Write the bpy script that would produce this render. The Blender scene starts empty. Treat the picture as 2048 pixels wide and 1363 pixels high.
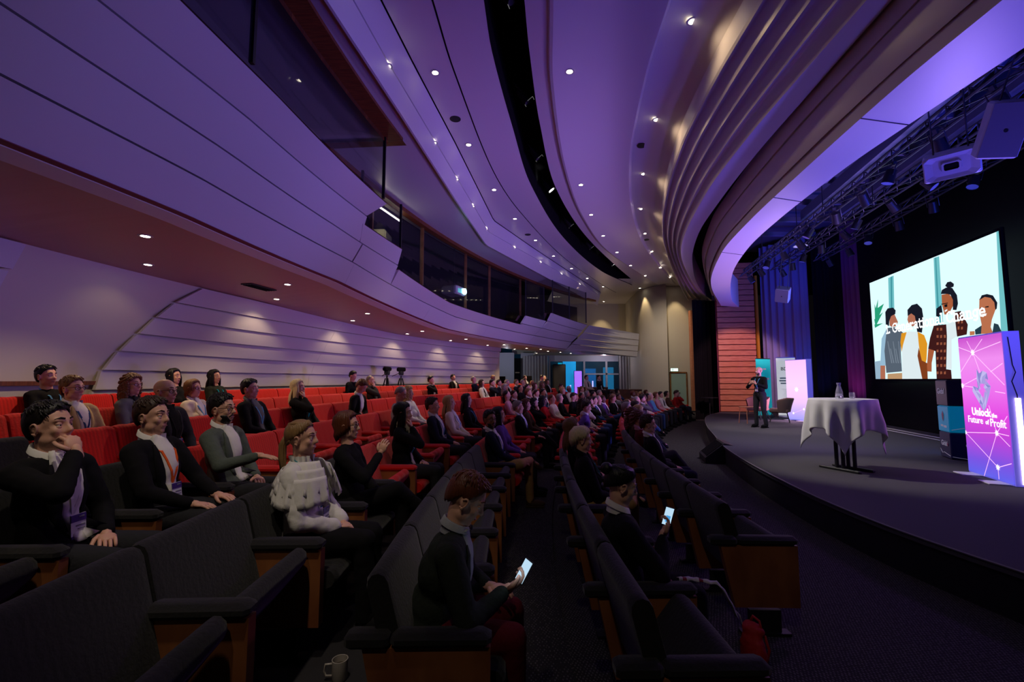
import bpy, bmesh, math, random
from mathutils import Vector, Matrix, Euler, noise
random.seed(7)
scn = bpy.context.scene
COL = scn.collection
PI = math.pi
def lin(c):
    c = c/255.0
    return c/12.92 if c <= .04045 else ((c+.055)/1.055)**2.4
def rgb(r, g, b): return (lin(r), lin(g), lin(b), 1.0)

# ------------------------------------------------------------ camera
cam_data = bpy.data.cameras.new('camera'); cam = bpy.data.objects.new('camera', cam_data); COL.objects.link(cam)
cam_data.sensor_width = 36.0; cam_data.lens = 36.0*910/2048; cam_data.clip_start = .05; cam_data.clip_end = 200
cam.location = (0, 0, 1.8); cam.rotation_euler = (PI/2 + math.atan(77.5/910), 0, 0)
scn.camera = cam
# ------------------------------------------------------------ world, exposure
w = bpy.data.worlds.new('world'); scn.world = w; w.use_nodes = True
w.node_tree.nodes['Background'].inputs[0].default_value = (.06, .05, .07, 1)
w.node_tree.nodes['Background'].inputs[1].default_value = .035
scn.view_settings.view_transform = 'Standard'; scn.view_settings.look = 'None'
scn.view_settings.exposure = 0.0; scn.view_settings.gamma = 1.0; scn.view_settings.use_curve_mapping = False
scn.cycles.use_denoising = True
scn.cycles.max_bounces = 6; scn.cycles.diffuse_bounces = 3; scn.cycles.glossy_bounces = 3
scn.cycles.transmission_bounces = 4; scn.cycles.transparent_max_bounces = 8
scn.cycles.sample_clamp_indirect = 3.0
scn.cycles.caustics_reflective = False; scn.cycles.caustics_refractive = False

# ------------------------------------------------------------ lamps of the stage rig and hall, some of them added fills
def lamp(name, kind, loc, target, energy, color, size=.1, spot=60, blend=.5, size_y=None):
    d = bpy.data.lights.new(name, kind); o = bpy.data.objects.new(name, d); COL.objects.link(o)
    d.energy = energy; d.color = color
    if kind == 'SPOT': d.spot_size = math.radians(spot); d.spot_blend = blend; d.shadow_soft_size = size
    elif kind == 'AREA':
        d.size = size
        if size_y: d.shape = 'RECTANGLE'; d.size_y = size_y
    else: d.shadow_soft_size = size
    o.location = loc
    v = Vector(target) - Vector(loc); o.rotation_euler = v.to_track_quat('-Z', 'Y').to_euler()
    return o
VIO = (.26, .17, 1.0); BLU = (.10, .10, 1.0); PUR = (.50, .22, 1.0); MAG = (1.0, .25, .9); WARM = (1.0, .72, .42)
LIGHTS_HERE = 1
lamp('stage_floor_wash_light', 'SPOT', (9.0, 8.6, 1.0), (1.0, 11.0, 8.0), 1300, (.40, .25, 1.0), .35, 112, .4)
lamp('stage_floor_wash_light', 'SPOT', (9.4, 11.0, 1.0), (3.0, 15, 8.5), 850, (.52, .25, 1.0), .35, 110, .5)
lamp('balcony_violet_fill', 'SPOT', (9.0, 5.6, 3.0), (-3.1, 5.6, 4.7), 1500, (.30, .20, 1.0), .2, 34, .9)  # these two are added, unseen, to put violet on the balcony front
lamp('balcony_violet_fill', 'SPOT', (9.4, 6.2, 3.0), (-1.9, 12.6, 4.5), 1700, (.42, .24, 1.0), .2, 36, .9)
lamp('stage_edge_fill', 'SPOT', (5.1, 4.6, .55), (4.2, 5.4, 6.0), 170, (.22, .13, 1.0), .12, 120, .7)  # these two are added to light the ribs and first soffit from below
lamp('stage_edge_fill', 'SPOT', (5.9, 10.0, .55), (4.9, 11.6, 6.0), 150, (.34, .16, 1.0), .12, 120, .7)
lamp('soffit_uplight', 'SPOT', (6.6, 4.0, .6), (4.5, 5.6, 6.0), 520, (.10, .08, 1.0), .3, 110, .7)
lamp('soffit_uplight', 'SPOT', (7.6, 11.0, .6), (6.1, 12.3, 5.5), 110, (.26, .14, 1.0), .3, 110, .7)
lamp('curtain_uplight', 'SPOT', (11.2, 17.2, .6), (11.7, 18.3, 4.0), 150, (.10, .10, 1.0), .1, 90, .9)
lamp('curtain_uplight', 'SPOT', (11.6, 16.2, .6), (12.4, 16.4, 3.6), 46, (.8, .12, .7), .1, 80, .9)
lamp('curtain_uplight', 'SPOT', (8.6, 6.6, .6), (9.5, 7.2, 4.0), 60, (.05, .06, 1.0), .1, 90, .9)
lamp('slat_wall_light', 'SPOT', (8.4, 15.0, 4.6), (9.9, 20.0, 2.0), 800, (1.0, .50, .52), .1, 44, .4)
lamp('slat_wall_light', 'SPOT', (10.0, 17.6, .7), (9.9, 20.0, 4.9), 70, (.8, .10, .7), .2, 90, .9)
lamp('rig_wash_light', 'SPOT', (10.4, 15.6, 3.4), (8.6, 17.0, 7.5), 420, (.02, .07, 1.0), .3, 140, .9)
lamp('rig_wash_light', 'SPOT', (8.6, 4.4, 2.6), (8.4, 9.0, 7.5), 900, (.03, .06, 1.0), .3, 140, .9)
lamp('stage_front_light', 'SPOT', (.6, 9.5, 7.0), (5.2, 7.3, .9), 1500, (1, .92, .80), .08, 24, .7)
lamp('stage_front_light', 'SPOT', (1.4, 13.0, 7.0), (7.4, 13.6, 1.2), 1000, (1, .88, .74), .08, 30, .7)
lamp('stage_front_light', 'SPOT', (6.6, 11.0, 4.6), (6.6, 11.4, .4), 330, (.95, .88, 1), .2, 100, .9)
lamp('stage_violet_light', 'SPOT', (8.4, 5.0, 5.0), (5.6, 4.6, .4), 150, (.30, .12, 1.0), .2, 80, .9)
lamp('audience_violet_light', 'SPOT', (7.6, 8.5, 5.2), (-.4, 4.2, 1.2), 230, (.62, .22, 1.0), .25, 60, .9)
lamp('near_hall_light', 'SPOT', (-1.0, -1.6, 7.2), (-.4, 2.2, .6), 130, (1, .84, .66), .1, 74, .8)  # added fill behind the camera for the near end panels
lamp('near_hall_light', 'SPOT', (-1.1, .8, 7.0), (-1.75, 3.3, .9), 330, (1, .86, .68), .1, 36, .8)

# ------------------------------------------------------------ materials
MATS = {}
def mat(name, col, rough=.6, metal=0, bump=0, bscale=40, emit=None, estr=1, spec=.5, var=0, vscale=8, trans=0, ior=1.45, alpha=1):
    if name in MATS: return MATS[name]
    m = bpy.data.materials.new(name); m.use_nodes = True; nt = m.node_tree; b = nt.nodes['Principled BSDF']
    b.inputs['Base Color'].default_value = col; b.inputs['Roughness'].default_value = rough; b.inputs['Metallic'].default_value = metal
    b.inputs['Specular IOR Level'].default_value = spec
    if trans: b.inputs['Transmission Weight'].default_value = trans; b.inputs['IOR'].default_value = ior
    if alpha < 1: b.inputs['Alpha'].default_value = alpha
    if emit: b.inputs['Emission Color'].default_value = emit; b.inputs['Emission Strength'].default_value = estr
    if bump or var:
        tc = nt.nodes.new('ShaderNodeTexCoord')
        if var:
            n = nt.nodes.new('ShaderNodeTexNoise'); n.inputs['Scale'].default_value = vscale; n.inputs['Detail'].default_value = 3
            nt.links.new(tc.outputs['Object'], n.inputs['Vector'])
            r = nt.nodes.new('ShaderNodeMapRange'); r.inputs[3].default_value = 1-var; r.inputs[4].default_value = 1+var
            nt.links.new(n.outputs[0], r.inputs[0])
            mx = nt.nodes.new('ShaderNodeVectorMath'); mx.operation = 'SCALE'; mx.inputs[0].default_value = col[:3]
            nt.links.new(r.outputs[0], mx.inputs['Scale']); nt.links.new(mx.outputs[0], b.inputs['Base Color'])
        if bump:
            n = nt.nodes.new('ShaderNodeTexNoise'); n.inputs['Scale'].default_value = bscale; n.inputs['Detail'].default_value = 2
            nt.links.new(tc.outputs['Object'], n.inputs['Vector'])
            bp = nt.nodes.new('ShaderNodeBump'); bp.inputs['Strength'].default_value = bump; bp.inputs['Distance'].default_value = .01
            nt.links.new(n.outputs[0], bp.inputs['Height']); nt.links.new(bp.outputs[0], b.inputs['Normal'])
    MATS[name] = m
    return m
def stripe_fabric(name, col):
    m = mat(name, col, .85, bump=.25, bscale=60, spec=.2); nt = m.node_tree; b = nt.nodes['Principled BSDF']
    b.inputs['Sheen Weight'].default_value = .15
    tc = nt.nodes.new('ShaderNodeTexCoord'); wv = nt.nodes.new('ShaderNodeTexWave'); wv.bands_direction = 'Y'
    wv.inputs['Scale'].default_value = 9; wv.inputs['Distortion'].default_value = .6; wv.inputs['Detail'].default_value = 1
    nt.links.new(tc.outputs['Object'], wv.inputs['Vector'])
    cr = nt.nodes.new('ShaderNodeMapRange'); cr.inputs[3].default_value = .78; cr.inputs[4].default_value = 1.08
    nt.links.new(wv.outputs[1], cr.inputs[0])
    mx = nt.nodes.new('ShaderNodeVectorMath'); mx.operation = 'SCALE'; mx.inputs[0].default_value = col[:3]
    nt.links.new(cr.outputs[0], mx.inputs['Scale']); nt.links.new(mx.outputs[0], b.inputs['Base Color'])
    return m
def wood(name, c1, c2, rough=.45, sc=(1.5, 14, 1.5)):
    m = mat(name, c1, rough); nt = m.node_tree; b = nt.nodes['Principled BSDF']
    tc = nt.nodes.new('ShaderNodeTexCoord'); mp = nt.nodes.new('ShaderNodeMapping'); mp.inputs['Scale'].default_value = sc
    n = nt.nodes.new('ShaderNodeTexNoise'); n.inputs['Scale'].default_value = 3; n.inputs['Detail'].default_value = 5
    r = nt.nodes.new('ShaderNodeValToRGB'); r.color_ramp.elements[0].color = c1; r.color_ramp.elements[1].color = c2
    r.color_ramp.elements[0].position = .35; r.color_ramp.elements[1].position = .65
    nt.links.new(tc.outputs['Object'], mp.inputs[0]); nt.links.new(mp.outputs[0], n.inputs['Vector'])
    nt.links.new(n.outputs[0], r.inputs[0]); nt.links.new(r.outputs[0], b.inputs['Base Color'])
    return m
M_WHITE = mat('white_paint', (.62, .60, .62, 1), .38, bump=.03, bscale=90, spec=.4)
M_CEIL = mat('satin_ceiling_paint', (.60, .57, .60, 1), .33, bump=.02, bscale=60, spec=.45)
M_RIB = mat('rib_plaster', (.56, .52, .50, 1), .42, bump=.02, bscale=60)
M_GROOVE = mat('groove', (.05, .03, .05, 1), .8)
M_MAROON = mat('maroon_recess', rgb(120, 36, 66), .7)
M_CREAM = mat('cream_wall', (.60, .55, .46, 1), .7, bump=.08, bscale=120)
M_BLACK = mat('black_drape', (.006, .006, .008, 1), .9, spec=.1)
M_DARK = mat('dark_metal', (.012, .012, .015, 1), .5, spec=.4)
M_BEAM = mat('dark_blue_beam', (.12, .13, .22, 1), .6)
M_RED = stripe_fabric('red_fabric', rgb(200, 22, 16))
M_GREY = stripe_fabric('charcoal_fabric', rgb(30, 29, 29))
M_PANEL = wood('seat_wood', rgb(158, 98, 56), rgb(126, 72, 40), sc=(2, 2, .8))
M_WOOD = wood('brown_wood', rgb(130, 72, 34), rgb(96, 50, 24))
M_SLAT = wood('orange_slat_wood', rgb(206, 136, 104), rgb(180, 108, 80), sc=(1, 1, 12))
M_GOLD = mat('gold_trim', rgb(196, 140, 40), .4)
def carpet(name, c1, c2, scale):
    m = mat(name, c1, .95, spec=.1); nt = m.node_tree; b = nt.nodes['Principled BSDF']
    tc = nt.nodes.new('ShaderNodeTexCoord'); mp = nt.nodes.new('ShaderNodeMapping'); mp.inputs['Scale'].default_value = (scale, scale*.55, scale)
    mp.inputs['Rotation'].default_value = (0, 0, .7)
    v = nt.nodes.new('ShaderNodeTexVoronoi'); v.inputs['Randomness'].default_value = .25; v.inputs['Scale'].default_value = 1
    n = nt.nodes.new('ShaderNodeTexNoise'); n.inputs['Scale'].default_value = 900*scale/60; n.inputs['Detail'].default_value = 2
    r = nt.nodes.new('ShaderNodeValToRGB'); r.color_ramp.elements[0].color = c2; r.color_ramp.elements[1].color = c1
    r.color_ramp.elements[0].position = .22; r.color_ramp.elements[1].position = .36
    nt.links.new(tc.outputs['Object'], mp.inputs[0]); nt.links.new(mp.outputs[0], v.inputs['Vector'])
    nt.links.new(v.outputs['Distance'], r.inputs[0]); nt.links.new(r.outputs[0], b.inputs['Base Color'])
    nt.links.new(tc.outputs['Object'], n.inputs['Vector'])
    bp = nt.nodes.new('ShaderNodeBump'); bp.inputs['Strength'].default_value = .5; bp.inputs['Distance'].default_value = .01
    nt.links.new(n.outputs[0], bp.inputs['Height']); nt.links.new(bp.outputs[0], b.inputs['Normal'])
    return m
M_FLOOR = carpet('dotted_carpet', (.035, .033, .036, 1), (.13, .12, .12, 1), 58)
M_STAGE = mat('stage_carpet', (.085, .08, .09, 1), .95, bump=.5, bscale=300, spec=.1, var=.25, vscale=220)
M_FACE = mat('stage_face', (.008, .008, .01, 1), .6)
M_GLASS = mat('booth_glass', (.02, .02, .03, 1), .03, spec=.9, alpha=.30)
M_CLEAR = mat('clear_glass', (.80, .78, .95, 1), .05, spec=.9, alpha=.2)

# ------------------------------------------------------------ object helpers
def put(o, parent=None, label=None, cat=None, group=None, kind=None):
    COL.objects.link(o)
    if parent is not None: o.parent = parent
    if label: o['label'] = label
    if cat: o['category'] = cat
    if group: o['group'] = group
    if kind: o['kind'] = kind
    return o
def empty(name, loc=(0, 0, 0), rz=0, label=None, cat=None, group=None, kind=None, scale=None):
    o = bpy.data.objects.new(name, None); o.location = loc; o.rotation_euler = (0, 0, rz)
    o.empty_display_size = .1
    if scale: o.scale = scale
    return put(o, None, label, cat, group, kind)
class MB:
    def __init__(s): s.v = []; s.f = []; s.m = []; s.mi = 0
    def add(s, vs, fs):
        n = len(s.v); s.v += [tuple(v) for v in vs]
        for f in fs: s.f.append(tuple(i+n for i in f)); s.m.append(s.mi)
        return s
    def box(s, c, d, rz=0, M=None):
        hx, hy, hz = d[0]/2, d[1]/2, d[2]/2; vs = []
        for z in (-hz, hz):
            for x, y in ((-hx, -hy), (hx, -hy), (hx, hy), (-hx, hy)):
                v = Vector((x, y, z))
                if M: v = M @ v
                if rz: v = Matrix.Rotation(rz, 3, 'Z') @ v
                vs.append(v + Vector(c))
        return s.add(vs, [(3, 2, 1, 0), (4, 5, 6, 7), (0, 1, 5, 4), (1, 2, 6, 5), (2, 3, 7, 6), (3, 0, 4, 7)])
    def bbox(s, c, d, b=.01, rz=0, M=None):   # box with chamfered long edges
        hx, hy, hz = d[0]/2, d[1]/2, d[2]/2; rings = []
        for z, k in ((-hz, b), (-hz+b, 0), (hz-b, 0), (hz, b)):
            X, Y = hx-k, hy-k; q = b
            rings.append([(X, -Y+q, z), (X, Y-q, z), (X-q, Y, z), (-X+q, Y, z), (-X, Y-q, z), (-X, -Y+q, z), (-X+q, -Y, z), (X-q, -Y, z)])
        vs = []; fs = []
        for r in rings:
            for p in r:
                v = Vector(p)
                if M: v = M @ v
                if rz: v = Matrix.Rotation(rz, 3, 'Z') @ v
                vs.append(v + Vector(c))
        for i in range(3):
            for j in range(8): fs.append((i*8+j, i*8+(j+1) % 8, (i+1)*8+(j+1) % 8, (i+1)*8+j))
        fs.append(tuple(range(7, -1, -1))); fs.append(tuple(range(24, 32)))
        return s.add(vs, fs)
    def tube(s, pts, r, n=8, cap=True):
        pts = [Vector(p) for p in pts]; rs = r if isinstance(r, (list, tuple)) else [r]*len(pts)
        vs = []; fs = []; up = None
        for i, p in enumerate(pts):
            d = (pts[min(i+1, len(pts)-1)] - pts[max(i-1, 0)])
            d = d.normalized() if d.length > 1e-9 else Vector((0, 0, 1))
            if up is None: up = d.orthogonal().normalized()
            a = (up - d*up.dot(d)); a = a.normalized() if a.length > 1e-6 else d.orthogonal().normalized(); up = a
            b = d.cross(a)
            for k in range(n): t = 2*PI*k/n; vs.append(p + (a*math.cos(t) + b*math.sin(t))*rs[i])
        for i in range(len(pts)-1):
            for k in range(n): fs.append((i*n+k, i*n+(k+1) % n, (i+1)*n+(k+1) % n, (i+1)*n+k))
        if cap: fs.append(tuple(range(n-1, -1, -1))); fs.append(tuple(range((len(pts)-1)*n, len(pts)*n)))
        return s.add(vs, fs)
    def lathe(s, prof, c=(0, 0, 0), n=20):
        vs = []; fs = []
        for r, z in prof:
            for k in range(n): t = 2*PI*k/n; vs.append((c[0]+r*math.cos(t), c[1]+r*math.sin(t), c[2]+z))
        for i in range(len(prof)-1):
            for k in range(n): fs.append((i*n+k, i*n+(k+1) % n, (i+1)*n+(k+1) % n, (i+1)*n+k))
        if prof[0] != prof[-1] and prof[0][0] > 1e-4: fs.append(tuple(range(n-1, -1, -1)))
        if prof[0] != prof[-1] and prof[-1][0] > 1e-4 and prof[0][0] > 1e-4: fs.append(tuple(range((len(prof)-1)*n, len(prof)*n)))
        return s.add(vs, fs)
    def ell(s, c, r, M=None, nu=14, nv=9):
        vs = []; fs = []
        for i in range(nv+1):
            ph = PI*i/nv
            for k in range(nu):
                t = 2*PI*k/nu; v = Vector((r[0]*math.sin(ph)*math.cos(t), r[1]*math.sin(ph)*math.sin(t), r[2]*math.cos(ph)))
                if i in (0, nv): v = Vector((1e-4*math.cos(t), 1e-4*math.sin(t), r[2]*math.cos(ph)))
                if M: v = M @ v
                vs.append(v + Vector(c))
        for i in range(nv):
            for k in range(nu): fs.append((i*nu+k, (i+1)*nu+k, (i+1)*nu+(k+1) % nu, i*nu+(k+1) % nu))
        fs.append(tuple(range(nu))); fs.append(tuple(range((nv+1)*nu-1, nv*nu-1, -1)))
        return s.add(vs, fs)
    def loft(s, rows, closed=False, flip=False):
        n = len(rows[0]); vs = [p for r in rows for p in r]; fs = []
        for i in range(len(rows)-1):
            for k in range(n if closed else n-1):
                q = (i*n+k, (i+1)*n+k, (i+1)*n+(k+1) % n, i*n+(k+1) % n)
                fs.append(q[::-1] if flip else q)
        return s.add(vs, fs)
    def prism(s, poly, z0, z1):
        n = len(poly); vs = [(x, y, z0) for x, y in poly] + [(x, y, z1) for x, y in poly]
        fs = [tuple(range(n-1, -1, -1)), tuple(range(n, 2*n))] + [(i, (i+1) % n, n+(i+1) % n, n+i) for i in range(n)]
        return s.add(vs, fs)
    def mesh(s, name, mats, smooth=False):
        me = bpy.data.meshes.new(name); me.from_pydata(s.v, [], s.f)
        for m in (mats if isinstance(mats, (list, tuple)) else [mats]): me.materials.append(m)
        for p, k in zip(me.polygons, s.m): p.material_index = k
        if smooth:
            me.polygons.foreach_set('use_smooth', [True]*len(me.polygons))
            if smooth != True: me.set_sharp_from_angle(angle=math.radians(smooth))
        me.update(); return me
    def build(s, name, mats, parent=None, smooth=False, **k):
        return put(bpy.data.objects.new(name, s.mesh(name, mats, smooth)), parent, **k)
def fix_normals(o):
    bm = bmesh.new(); bm.from_mesh(o.data); bmesh.ops.recalc_face_normals(bm, faces=bm.faces); bm.to_mesh(o.data); bm.free()
def copy_tree(o, parent=None):
    c = o.copy(); COL.objects.link(c); c.parent = parent
    for ch in list(o.children): copy_tree(ch, c)
    return c
ORD = ['first', 'second', 'third', 'fourth', 'fifth', 'sixth', 'seventh', 'eighth', 'ninth', 'tenth', 'eleventh', 'twelfth',
       'thirteenth', 'fourteenth', 'fifteenth', 'sixteenth', 'seventeenth', 'eighteenth', 'nineteenth', 'twentieth']
def ordn(i):
    if i < 20: return ORD[i]
    t = {20: 'twenty', 30: 'thirty', 40: 'forty'}[(i+1)//10*10]; k = (i+1) % 10
    return (t[:-1]+'ieth') if k == 0 else t + '-' + ORD[k-1]

# ------------------------------------------------------------ plan geometry: the hall is built on arcs about (31.5, 3)
CX, CY = 31.5, 3.0
def arc(R, y, z=0):
    return (CX - math.sqrt(max(R*R - (y-CY)**2, 0)), y, z)
def arcs(R, s, z=0, off=0):          # by arc length along radius R, off metres towards the stage
    t = s/R; return (CX - (R-off)*math.cos(t), CY + (R-off)*math.sin(t), z)
def lerp(a, b, t): return a + (b-a)*t
def ys(a, b, n): return [a + (b-a)*i/(n-1) for i in range(n)]
def ringstrip(mb, R0, z0, R1, z1, y0, y1, n=40):
    f = lambda z, y: z(y) if callable(z) else z
    mb.loft([[arc(R0, y, f(z0, y)) for y in ys(y0, y1, n)], [arc(R1, y, f(z1, y)) for y in ys(y0, y1, n)]])
def spline(pts):
    """x as a smooth function of y through the surveyed points"""
    P = sorted((y, x) for x, y in pts)
    def f(y):
        if y <= P[0][0]:
            m = (P[1][1]-P[0][1])/(P[1][0]-P[0][0]); d = y-P[0][0]
            return P[0][1] + m*d + d*d/64
        if y >= P[-1][0]:
            m = (P[-1][1]-P[-2][1])/(P[-1][0]-P[-2][0]); return P[-1][1] + m*(y-P[-1][0])
        for i in range(len(P)-1):
            if P[i][0] <= y <= P[i+1][0]: break
        def sl(k):
            a, b = max(k-1, 0), min(k+1, len(P)-1); return (P[b][1]-P[a][1])/(P[b][0]-P[a][0])
        h = P[i+1][0]-P[i][0]; t = (y-P[i][0])/h; m0, m1 = sl(i)*h, sl(i+1)*h
        return (2*t**3-3*t*t+1)*P[i][1] + (t**3-2*t*t+t)*m0 + (-2*t**3+3*t*t)*P[i+1][1] + (t**3-t*t)*m1
    return f
class Rail:
    def __init__(s, pts, z, yend=None, smooth=True):
        s.f = spline(pts); s.z = z; s.y1 = yend or max(p[1] for p in pts)
        if not smooth:
            Q = sorted((y, x) for x, y in pts)
            def g(y):
                if y <= Q[0][0]: return spline(pts)(y)
                for a, b in zip(Q, Q[1:]):
                    if y <= b[0]: return a[1] + (b[1]-a[1])*(y-a[0])/(b[0]-a[0])
                return Q[-1][1] + (Q[-1][1]-Q[-2][1])/(Q[-1][0]-Q[-2][0])*(y-Q[-1][0])
            s.f = g
    def line(s, n=90, dz=0, off=0, y0=-2.5):
        out = []
        for i in range(n):
            y = y0 + (s.y1-y0)*i/(n-1)
            x = s.f(y)
            if off:
                e = .05; dx = (s.f(y+e)-s.f(y-e))/(2*e); L = math.hypot(1, dx)
                out.append((x + off/L, y - off*dx/L, s.z+dz))
            else: out.append((x, y, s.z+dz))
        return out

# ============================================================ FLOOR
XR = [1.5, .47, -.65, -1.65, -2.65, -3.65, -4.65, -5.65]
FZ = [0, 0, .05, .2, .35, .48, .58, .70]
RR = [CX-x for x in XR]
mb = MB()
def thring(R0, z0, R1, z1, t0=-.2, t1=.97, n=60):
    mb.loft([[(CX-R0*math.cos(t), CY+R0*math.sin(t), z0) for t in [t0+(t1-t0)*i/(n-1) for i in range(n)]],
             [(CX-R1*math.cos(t), CY+R1*math.sin(t), z1) for t in [t0+(t1-t0)*i/(n-1) for i in range(n)]]])
thring(RR[1]+.10, 0, 13, 0)
prev = 0
for i in range(2, 8):
    inner = RR[i-1]+.10; outer = RR[i]+.10 if i < 7 else 41.5
    thring(inner, FZ[i], inner, prev); thring(outer, FZ[i], inner, FZ[i]); prev = FZ[i]
mb.build('floor', M_FLOOR, kind='structure')

# ============================================================ LEFT SIDE: slatted wall, ceiling below the balcony
def zc(y): return -.04*min(max((5.4-y)/2, 0), 1) + lerp(3.68, 3.50, min(max((y-11)/6, 0), 1))
mb = MB(); ringstrip(mb, 38.41, .6, 38.41, 3.9, -2, 24.0, 60); wl = mb.build('wall_left', M_CREAM, kind='structure')
fix = []
zs = [1.0, 1.31, 1.63, 1.95, 2.27, 2.59, 2.92, 3.26, 3.67]
yst = [7.1, 7.15, 7.2, 7.32, 7.57, 7.88, 8.2, 8.58, 9.2]
yen = [23.0, 23.1, 23.27, 23.4, 23.5, 23.65, 23.8, 23.9, 24.0]
def board(name, parent, R0, z0, R1, z1, ya0, ya1, yb0, yb1, m, th=.05, n=24, gap=.012):
    """one lapped board: lower edge at R0,z0 from ya0 to yb0, upper edge at R1,z1 from ya1 to yb1"""
    f = lambda z, y: z(y) if callable(z) else z
    rows = []
    for i in range(n):
        t = i/(n-1); yl = lerp(ya0, yb0, t); yh = lerp(ya1, yb1, t)
        rows.append([arc(R0, yl, f(z0, yl)+gap), arc(R1, yh, f(z1, yh)-gap), arc(R1+th, yh, f(z1, yh)-gap), arc(R0+th, yl, f(z0, yl)+gap)])
    b = MB(); b.loft(rows, closed=True); b.add(rows[0], [(0, 1, 2, 3)]); b.add(rows[-1], [(3, 2, 1, 0)])
    return b.build(name, m, parent, smooth=25)
for k in range(8):
    top = (lambda y: min(zc(y), 3.67)) if k == 7 else zs[k+1]
    cut = [0, .33, .68, 1]
    for a, b_ in zip(cut, cut[1:]):
        board('wall_board', wl, 38.29, zs[k], 38.34, top, lerp(yst[k], yen[k], a)+(.004 if a else 0), lerp(yst[k+1], yen[k+1], a)+(.004 if a else 0),
              lerp(yst[k], yen[k], b_), lerp(yst[k+1], yen[k+1], b_), M_WHITE, n=14)
for k in range(2, 8):      # the neighbouring panel at the far left
    e0, e1 = 6.15-(3.67-zs[k])*.42, 6.15-(3.67-zs[k+1])*.42
    board('wall_board', wl, 38.29, zs[k], 38.34, zs[k+1], 1.5, 1.5, e0, e1, M_WHITE, n=8)
mb = MB(); ringstrip(mb, 38.34, 1.72, 38.34, 1.78, 4.8, 7.25, 6); ringstrip(mb, 38.34, 1.78, 38.41, 1.78, 4.8, 7.25, 6); ringstrip(mb, 38.41, 1.72, 38.34, 1.72, 4.8, 7.25, 6)
mb.build('trim_1', M_WOOD, kind='structure')
M_UNDER = mat('under_balcony_ceiling', (.50, .30, .25, 1), .5, bump=.04, bscale=60)  # one even tone with the seats' red bounce mixed into it

# ============================================================ BALCONY FRONT
ndr = lambda y: .13*(max(5.4-y, 0)/2)**1.3 if y > 2.5 else .19
zLC = lambda y: -ndr(y) + lerp(4.19, 3.82, min(max((y-9)/5.5, 0), 1)) - .012*max(y-21, 0)
zLip = lambda y: -ndr(y)*.8 + lerp(3.77, 3.42, min(max((y-9)/5.5, 0), 1)) - .004*max(y-21, 0)
zLB = lambda y: 4.97-ndr(y)*1.3
zTop = lambda y: 5.27-ndr(y)*1.1
zLA = lambda y: -ndr(y) + lerp(4.57, 4.50, min(max((y-8)/3, 0), 1)) if y < 15 else 4.50 - .03*max(y-21, 0)
zCt = lambda y: lerp(4.42, 4.13, min(max((y-10.6)/3, 0), 1))
bal = empty('balcony', arc(35.5, 12, 3.4), label='white curved balcony front of overlapping boards stepping down in the middle', cat='balcony')
def bb(*a, **k):
    o = board(*a, **k); o.data.transform(Matrix.Translation(-Vector(bal.location))); return o
def course(R0, z0, R1, z1, spans, m=M_WHITE):
    for (a0, a1, b0, b1) in spans: bb('balcony_board', bal, R0, z0, R1, z1, a0, a1, b0, b1, m, th=.06, n=30)
L_ = []
course(34.78, zLB, 34.45, zTop, L_+[(-1, -1, 8.62, 8.72)])
course(35.05, zLA, 34.78, zLB, L_+[(-1, -1, 8.9, 8.62)])
course(35.27, zLC, 35.05, zLA, L_+[(-1, -1, 9.06, 9.0)])
course(35.5, zLip, 35.27, zLC, L_+[(-1, -1, 9.25, 9.15), (9.254, 9.154, 13, 13), (13.004, 13.004, 17, 17), (17.004, 17.004, 20.6, 20.75), (20.62, 20.77, 24, 24)])
course(35.05, zLA, 34.86, 4.84, [(8.93, 8.64, 10.62, 10.4)])
course(35.27, zLC, 35.05, zLA, [(9.1, 9.04, 10.75, 10.62)])
course(35.27, zLC, 35.03, zCt, [(10.77, 10.64, 14.4, 14.4), (14.404, 14.404, 19.0, 19.2)])
zM = lambda y: 4.17-.025*max(y-21, 0)
course(35.27, zLC, 35.02, zM, [(19.02, 19.12, 20.75, 20.85), (20.77, 20.87, 24, 24)])
course(35.02, zM, 34.9, 4.53, [(19.14, 19.26, 20.85, 20.97)])
course(35.02, zM, 34.82, lambda y: 4.52-.04*(y-20.8), [(20.87, 20.99, 24, 24)])
course(34.82, lambda y: 4.52-.04*(y-20.8), 34.6, lambda y: 4.88-.055*(y-20.8), [(21.0, 20.84, 24, 24)])
def lipstrip(rs, name, m):
    mb = MB(); mb.loft([[tuple(Vector(arc(R, y, zLip(y)+z))-bal.location) for y in ys(-1, 24, 110)] for R, z in rs]); mb.build(name, m, bal)
lipstrip([(35.485, .010), (35.485, .002), (35.575, -.004)], 'recess_strip', M_MAROON)
lipstrip([(35.575, .0), (35.58, -.012), (35.79, -.055), (35.80, -.02)], 'lower_moulding', M_WHITE)
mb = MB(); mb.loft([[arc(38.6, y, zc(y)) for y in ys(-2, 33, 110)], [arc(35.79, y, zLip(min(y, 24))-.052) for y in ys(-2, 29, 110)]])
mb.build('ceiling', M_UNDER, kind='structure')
# parapet caps and step ends
mb = MB()
for R, zt, a, b_ in ((34.45, zTop, -1, 8.72), (34.86, 4.84, 8.72, 10.4), (35.03, zCt, 10.62, 19.2), (34.9, 4.53, 19.24, 21.0), (34.6, lambda y: 4.88-.055*(y-20.8), 20.84, 24)):
    f = zt if callable(zt) else (lambda y, q=zt: q)
    mb.loft([[tuple(Vector(arc(R-.01, y, f(y)))-bal.location) for y in ys(a, b_, 20)], [tuple(Vector(arc(R+.30, y, f(y)))-bal.location) for y in ys(a, b_, 20)], [tuple(Vector(arc(R+.42, y, f(y)-.22))-bal.location) for y in ys(a, b_, 20)], [tuple(Vector(arc(R+1.2, y, f(y)-.25))-bal.location) for y in ys(a, b_, 20)]])
mb.build('parapet_cap', mat('parapet_wood', rgb(92, 70, 66), .6), bal)
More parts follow.
